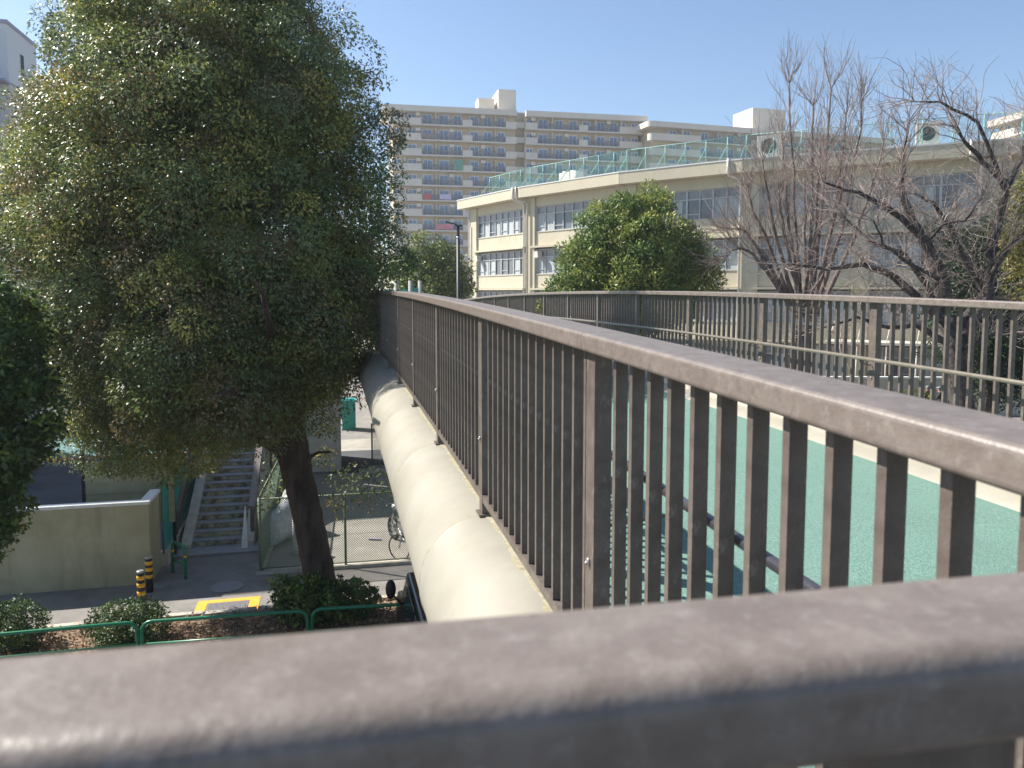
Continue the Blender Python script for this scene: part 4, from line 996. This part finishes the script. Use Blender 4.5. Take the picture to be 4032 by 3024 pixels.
def ZP(px, py, dy=0): return P(px, py, Yz+dy)-Vector((zb0.x, zb0.y, 0))
tm = MB(); tm.tube([(0, 0, 0), ZP(3160, 1450), ZP(3170, 1280)], [.42, .36, .34], 14); tm.build('trunk', M['barkgrey'], zroot)
bm = MB(); tw = MB()
stems = [((3080, 560), .3), ((3200, 420), 0), ((3000, 640), -.4), ((3330, 460), .5), ((3270, 350), -.5), ((3110, 330), .8), ((2940, 760), .4), ((3400, 400), 0), ((3060, 760), -1.0), ((3230, 620), -1.2), ((3330, 640), -.8), ((2900, 900), 0), ((3170, 700), 1.2), ((3480, 560), .6), ((2870, 1000), -.4)]
for (ex_, dy) in stems:
    A = ZP(3170+(ex_[0]-3170)*.12, 1250, dy*.3); Bq = ZP(ex_[0], ex_[1], dy*1.6); mid = ZP(3170+(ex_[0]-3170)*.75, 900, dy)
    pts = [A*(1-u)**2+mid*2*u*(1-u)+Bq*u*u + Vector((random.uniform(-.06, .06), random.uniform(-.06, .06), 0)) for u in [i/9 for i in range(10)]]
    limb(bm, pts, .105, .032, 8)
    for k in range(4, 10):
        for _ in range(3 if k < 9 else 8):
            dirv = (pts[k]-pts[k-1]).normalized(); ax = dirv.cross(Vector((random.gauss(0, 1), random.gauss(0, 1), random.gauss(0, 1)))).normalized()
            nd_ = Matrix.Rotation(random.uniform(.25, .75), 3, ax) @ dirv
            grow(tw, pts[k], nd_, random.uniform(.6, 1.05), .018, 2, .6, .5, .005, (3, 3, 4), .08)
bm.build('limb', M['barkgrey'], zroot); tw.build('twigs', M['twig'], zroot)
Yc = 24; cb = P(3720, 1700, Yc); croot = empty('cherry_tree', (cb.x, cb.y, 0), 0, 'dark leafless cherry tree with wide spreading crooked limbs at right', 'tree')
def CP(px, py, dy=0): return P(px, py, Yc+dy)-Vector((cb.x, cb.y, 0))
tm = MB(); tm.tube([(0, 0, 0), CP(3790, 1600), CP(3770, 1450), CP(3720, 1250)], [.42, .36, .32, .28], 14); tm.build('trunk', M['barkdark'], croot)
bm = MB(); tw = MB(); 
def poly(pts, r0, r1, dy0=0, dy1=0, tn=2.3, tl=.95):
    P_ = [CP(x, y, dy0+(dy1-dy0)*i/(len(pts)-1)) for i, (x, y) in enumerate(pts)]; Q = []
    for i in range(len(P_)-1):
        for k in range(3): Q.append(P_[i].lerp(P_[i+1], k/3)+Vector((random.uniform(-.03, .03), random.uniform(-.05, .05), random.uniform(-.03, .03))))
    Q.append(P_[-1]); m_ = len(Q); limb(bm, Q, r0, r1, 8)
    for i in range(2, m_):
        for _ in range(int(tn+random.random()+(2 if i == m_-1 else 0))):
            dirv = (Q[i]-Q[i-1]).normalized(); ax = dirv.cross(Vector((random.gauss(0, 1), random.gauss(0, 1), random.gauss(0, 1)))).normalized()
            nd_ = (Matrix.Rotation(random.uniform(.4, 1.2), 3, ax) @ dirv + Vector((0, 0, .25))).normalized()
            grow(tw, Q[i], nd_, random.uniform(.5, 1.0)*tl/.85, .018, 2, .9, .25, .0045, (3, 3, 4), .16)
poly([(3720, 1260), (3690, 1050), (3610, 900), (3560, 780), (3548, 700), (3560, 600), (3580, 480)], .20, .03)
poly([(3720, 1240), (3720, 1100), (3650, 950), (3500, 820), (3380, 760), (3250, 720)], .17, .03, 0, -1)
poly([(3740, 1280), (3640, 1200), (3520, 1090), (3400, 1040), (3250, 1060), (3120, 1040)], .17, .03, 0, -1.2)
poly([(3770, 1300), (3880, 1150), (3780, 1000), (3740, 900), (3680, 800), (3600, 760)], .15, .03, .3, .8)
poly([(3780, 1350), (3890, 1180), (3900, 980), (3940, 850), (3960, 720), (3870, 640), (3800, 560), (3770, 500)], .19, .03, .2, 0)
poly([(3950, 740), (3850, 480), (3700, 400), (3600, 400)], .07, .02, 0, 0)
poly([(3960, 740), (4020, 620), (4060, 500), (4100, 420)], .09, .03, 0, .5)
poly([(3900, 1080), (3980, 960), (4060, 900), (4150, 860)], .09, .03, 0, -.5)
poly([(3700, 1200), (3560, 1000), (3420, 950), (3300, 830)], .10, .025, .5, 1.5)
poly([(3730, 1350), (3600, 1280), (3500, 1290), (3380, 1250), (3240, 1290)], .11, .025, -.3, -1.2)
poly([(3780, 1400), (3870, 1330), (3960, 1300), (4060, 1330)], .10, .03, -.2, -.8)
poly([(3690, 1100), (3600, 1050), (3480, 960), (3440, 870)], .08, .02, -.5, -1.5)
poly([(3650, 950), (3720, 880), (3800, 870), (3860, 780)], .06, .02, 0, -.8)
bm.build('limb', M['barkdark'], croot); tw.build('twigs', M['twig'], croot)

# thin creeper sprig by the far railing
sp = empty('sapling', (B(19.5, QR+.5, 0).x, B(19.5, QR+.5, 0).y, 0), 0, 'thin sprig with yellow green leaves rising behind the far railing', 'sapling')
loc = sp.location; tt_ = []
for i in range(40):
    v = P(2140+random.uniform(-22, 22), random.uniform(1190, 1260), 19.5)-loc; tt_.append([*v, 0, 0, .5, i % 3])
leaves('foliage', np.array(tt_), 3, .10, .05, M['leafm'], sp, .08, [(.25, .30, .05), (.35, .38, .08), (.18, .25, .05)], 0, 9)
v = P(2140, 1200, 19.5)-loc; mb = MB(); mb.tube([(0, 0, 0), (v.x, v.y, v.z)], [.02, .006], 5); mb.build('stem', M['bark'], sp)

# ================================================================== LAMP POST, NET POLES, FAR BITS
Yl = 36; lp = P(1806, 1300, Yl); lz = P(1806, 885, Yl).z
lr = empty('street_lamp', (lp.x, lp.y, 0), 0, 'dark slim lamp post with flat LED head left of the school', 'street lamp')
mb = MB(); mb.tube([(0, 0, 0), (0, 0, 3.2), (0, 0, lz-.6)], [.11, .09, .075], 12); mb.build('pole', M['lamp'], lr)
mb = MB(); mb.tube([(0, 0, lz-.6), (0, 0, lz-.05)], [.07, .065], 12); mb.build('pole_top', M['lamp'], lr)
mb = MB(); mb.tube([(0, 0, lz-.62), (0, 0, lz-.55)], .082, 12); mb.build('collar', M['steel'], lr)
mb = MB(); mb.box(-.62, -.06, -.11, .11, 0, .05, Matrix.Translation((0, 0, lz-.02)) @ Matrix.Rotation(.22, 4, 'Y')); mb.box(-.12, .2, -.08, .08, 0, .08, Matrix.Translation((0, 0, lz-.08))); mb.build('lamp_head', M['lamp'], lr, bevel=.01)
nr = empty('net_fence', P(1640, 1150, 44), 0, 'teal ball net hanging between grey poles beyond the near railing', 'fence'); o_ = nr.location.copy(); nr.location.z = 0
o_.z = 0
for px in (1560, 1616, 1654, 1500):
    a = P(px, 1105, 44)-o_; mb = MB(); mb.tube([(a.x, 0, 0), (a.x, 0, a.z)], .12, 10); mb.build('pole', M['pole'], nr)
a = P(1616, 1118, 44)-o_; b_ = P(1654, 1125, 44)-o_; a0 = P(1500, 1140, 44)-o_
mb = MB(); mb.add([(a.x, 0, 2), (b_.x, 0, 2), (b_.x, 0, b_.z), ((a.x+b_.x)/2, 0, b_.z-.15), (a.x, 0, a.z)], [(0, 1, 2, 3, 4)]); mb.add([(a0.x, 0, 2), (a.x, 0, 2), (a.x, 0, a.z-.3), (a0.x, 0, a0.z)], [(0, 1, 2, 3)]); mb.build('net', M['tealfab'], nr)

# hedge + benches + people in the school forecourt (seen through the far railing)
HG = [(.10, .12, .025), (.16, .17, .035), (.07, .09, .02)]
for (px, w) in ((3590, .75), (3800, .6), (3470, .3)):
    c = G(px, 1660); root = empty('hedge', (c.x, c.y, 0), 0, {3590: 'yellow green box hedge behind the riders at the school wall', 3800: 'small clipped hedge by the cherry trunk', 3470: 'tiny clipped bush at the school wall left of the riders'}[px], 'hedge', 'hedges in the school forecourt')
    crown('foliage', [((-.5*w, 0, .75), (w, .5, .75)), ((.5*w, 0, .8), (w, .5, .8))], root, 8, .10, .06, HG, M['leafm'], 14, px, .15, .6, 0)
    mb = MB(); mb.tube([(0, 0, 0), (0, 0, 1.0)], .05, 6); mb.build('stem', M['bark'], root)
sb = G(3560, 1655); fw = empty('forecourt_wall', (sb.x-9, sb.y+2.3, 0), -.05, 'pale low wall running along the school forecourt behind the riders', 'wall')
mb = MB(); mb.box(0, 22, 0, .2, 0, 1.9); mb.build('wall_body', M['stringer'], fw); mb = MB(); mb.box(-.05, 22.05, -.05, .25, 1.9, 2.0); mb.build('coping', M['coping'], fw)

def skinmat():
    m = bpy.data.materials.new('person_dark_clothes'); m.use_nodes = True; nt = m.node_tree; b = nt.nodes['Principled BSDF']; b.inputs['Roughness'].default_value = .8
    tc = nt.nodes.new('ShaderNodeTexCoord'); sx = nt.nodes.new('ShaderNodeSeparateXYZ'); r = nt.nodes.new('ShaderNodeValToRGB'); r.color_ramp.interpolation = 'CONSTANT'
    nt.links.new(tc.outputs['Object'], sx.inputs[0]); mr = nt.nodes.new('ShaderNodeMath'); mr.operation = 'DIVIDE'; mr.inputs[1].default_value = 2; nt.links.new(sx.outputs[2], mr.inputs[0]); nt.links.new(mr.outputs[0], r.inputs[0])
    e = r.color_ramp.elements; e[0].color = (.012, .013, .018, 1); e[0].position = 0; e[1].position = .715; e[1].color = (.45, .27, .19, 1); nt.links.new(r.outputs[0], b.inputs['Base Color']); return m
PM = skinmat()
def rider(p, rz, lab, capm_, seat=.84):
    # skeleton (x forward): seated on a bicycle
    J = {'pel': ((-.22, 0, .92), .15), 'ch': ((-.08, 0, 1.24), .16), 'nk': ((0, 0, 1.43), .06), 'hd': ((.03, 0, 1.56), .095), 'ht': ((.03, 0, 1.66), .085)}
    ed = [('pel', 'ch'), ('ch', 'nk'), ('nk', 'hd'), ('hd', 'ht')]
    for s, nme, kz in ((1, 'l', .5), (-1, 'r', .7)):
        J['sh'+nme] = ((-.05, s*.19, 1.34), .065); J['el'+nme] = ((.06, s*.25, 1.12), .048); J['wr'+nme] = ((.24, s*.25, 1.02), .034); J['ha'+nme] = ((.30, s*.24, 1.01), .035)
        J['hp'+nme] = ((-.2, s*.10, .88), .105); J['kn'+nme] = ((.16, s*.13, kz+.12), .07); J['an'+nme] = ((.0, s*.13, kz-.28), .045); J['to'+nme] = ((.16, s*.13, kz-.33), .04)
        ed += [('ch', 'sh'+nme), ('sh'+nme, 'el'+nme), ('el'+nme, 'wr'+nme), ('wr'+nme, 'ha'+nme), ('pel', 'hp'+nme), ('hp'+nme, 'kn'+nme), ('kn'+nme, 'an'+nme), ('an'+nme, 'to'+nme)]
    names = list(J); me = bpy.data.meshes.new('person'); me.from_pydata([J[n][0] for n in names], [(names.index(a), names.index(b_)) for a, b_ in ed], [])
    me.materials.append(PM); o = link_mesh('person', me, None, p, (0, 0, rz)); tag(o, lab, 'person')
    sk = o.modifiers.new('skin', 'SKIN')
    for i, n in enumerate(names): me.skin_vertices[0].data[i].radius = (J[n][1],)*2; me.skin_vertices[0].data[i].use_root = (n == 'pel')
    sb_ = o.modifiers.new('sub', 'SUBSURF'); sb_.levels = 1; sb_.render_levels = 1
    mb = MB(); mb.ball((.02, 0, 1.64), (.115, .105, .085), 14, 8); mb.tube([(.08, 0, 1.63), (.19, 0, 1.61)], [.07, .03], 8); mb.build('cap', capm_, o)
    for s in (1, -1):
        mb = MB()
        for k in range(4): mb.tube([(.30, s*(.215+k*.018), 1.02), (.345+.004*k, s*(.215+k*.018), 1.015), (.35, s*(.215+k*.018), .985)], [.009, .009, .007], 5)
        mb.tube([(.28, s*.20, 1.0), (.32, s*.19, .99)], [.010, .008], 5); mb.build('fingers', PM, o)
    return o
M['capw'] = mat('pale_blue_cap', (.45, .55, .68), rough=.8); M['capg'] = mat('grey_helmet', (.16, .17, .18), rough=.4)
for (px, py, rz, lab, cm, bl, fm) in ((3512, 1625, 3.6, 'rider in black wearing a pale blue cap, leftmost on the forecourt', 'capw', 'bicycle ridden by the person with the pale blue cap', 'black'),
                                     (3648, 1650, 4.1, 'rider in dark clothes with a grey helmet beside the hedge, middle one', 'capg', 'bicycle ridden by the middle rider with the grey helmet', 'black'),
                                     (3695, 1655, 2.4, 'rider in black facing away with a grey helmet, rightmost on the forecourt', 'capg', 'bicycle ridden by the rightmost rider facing away', 'steel')):
    c = G(px, py); rider(Vector((c.x, c.y, 0)), rz, lab, M[cm]); bicycle(Vector((c.x, c.y, 0)), rz, bl, M[fm], 'bicycles on the school forecourt')
bicycle(G(3790, 1660), .3, 'white framed bicycle parked near the cherry trunk', M['white'], 'bicycles on the school forecourt')
bicycle(G(3880, 1680), .6, 'red bicycle parked right of the white one', M['red'], 'bicycles on the school forecourt')

# railings' own bits: nothing below this line is outside the photograph's place
scene.cycles.use_denoising = True
# ================================================================== AIR
hz = MB(); hz.box(-150, 150, -8, 260, -1.5, 60)
hm = bpy.data.materials.new('air'); hm.use_nodes = True; nt = hm.node_tree; nt.nodes.remove(nt.nodes['Principled BSDF'])
pv = nt.nodes.new('ShaderNodeVolumePrincipled'); pv.inputs['Color'].default_value = (.86, .92, 1, 1); pv.inputs['Density'].default_value = .0005; pv.inputs['Anisotropy'].default_value = .35
nt.links.new(pv.outputs[0], nt.nodes['Material Output'].inputs['Volume'])
tag(hz.build('haze', hm), kind='stuff')
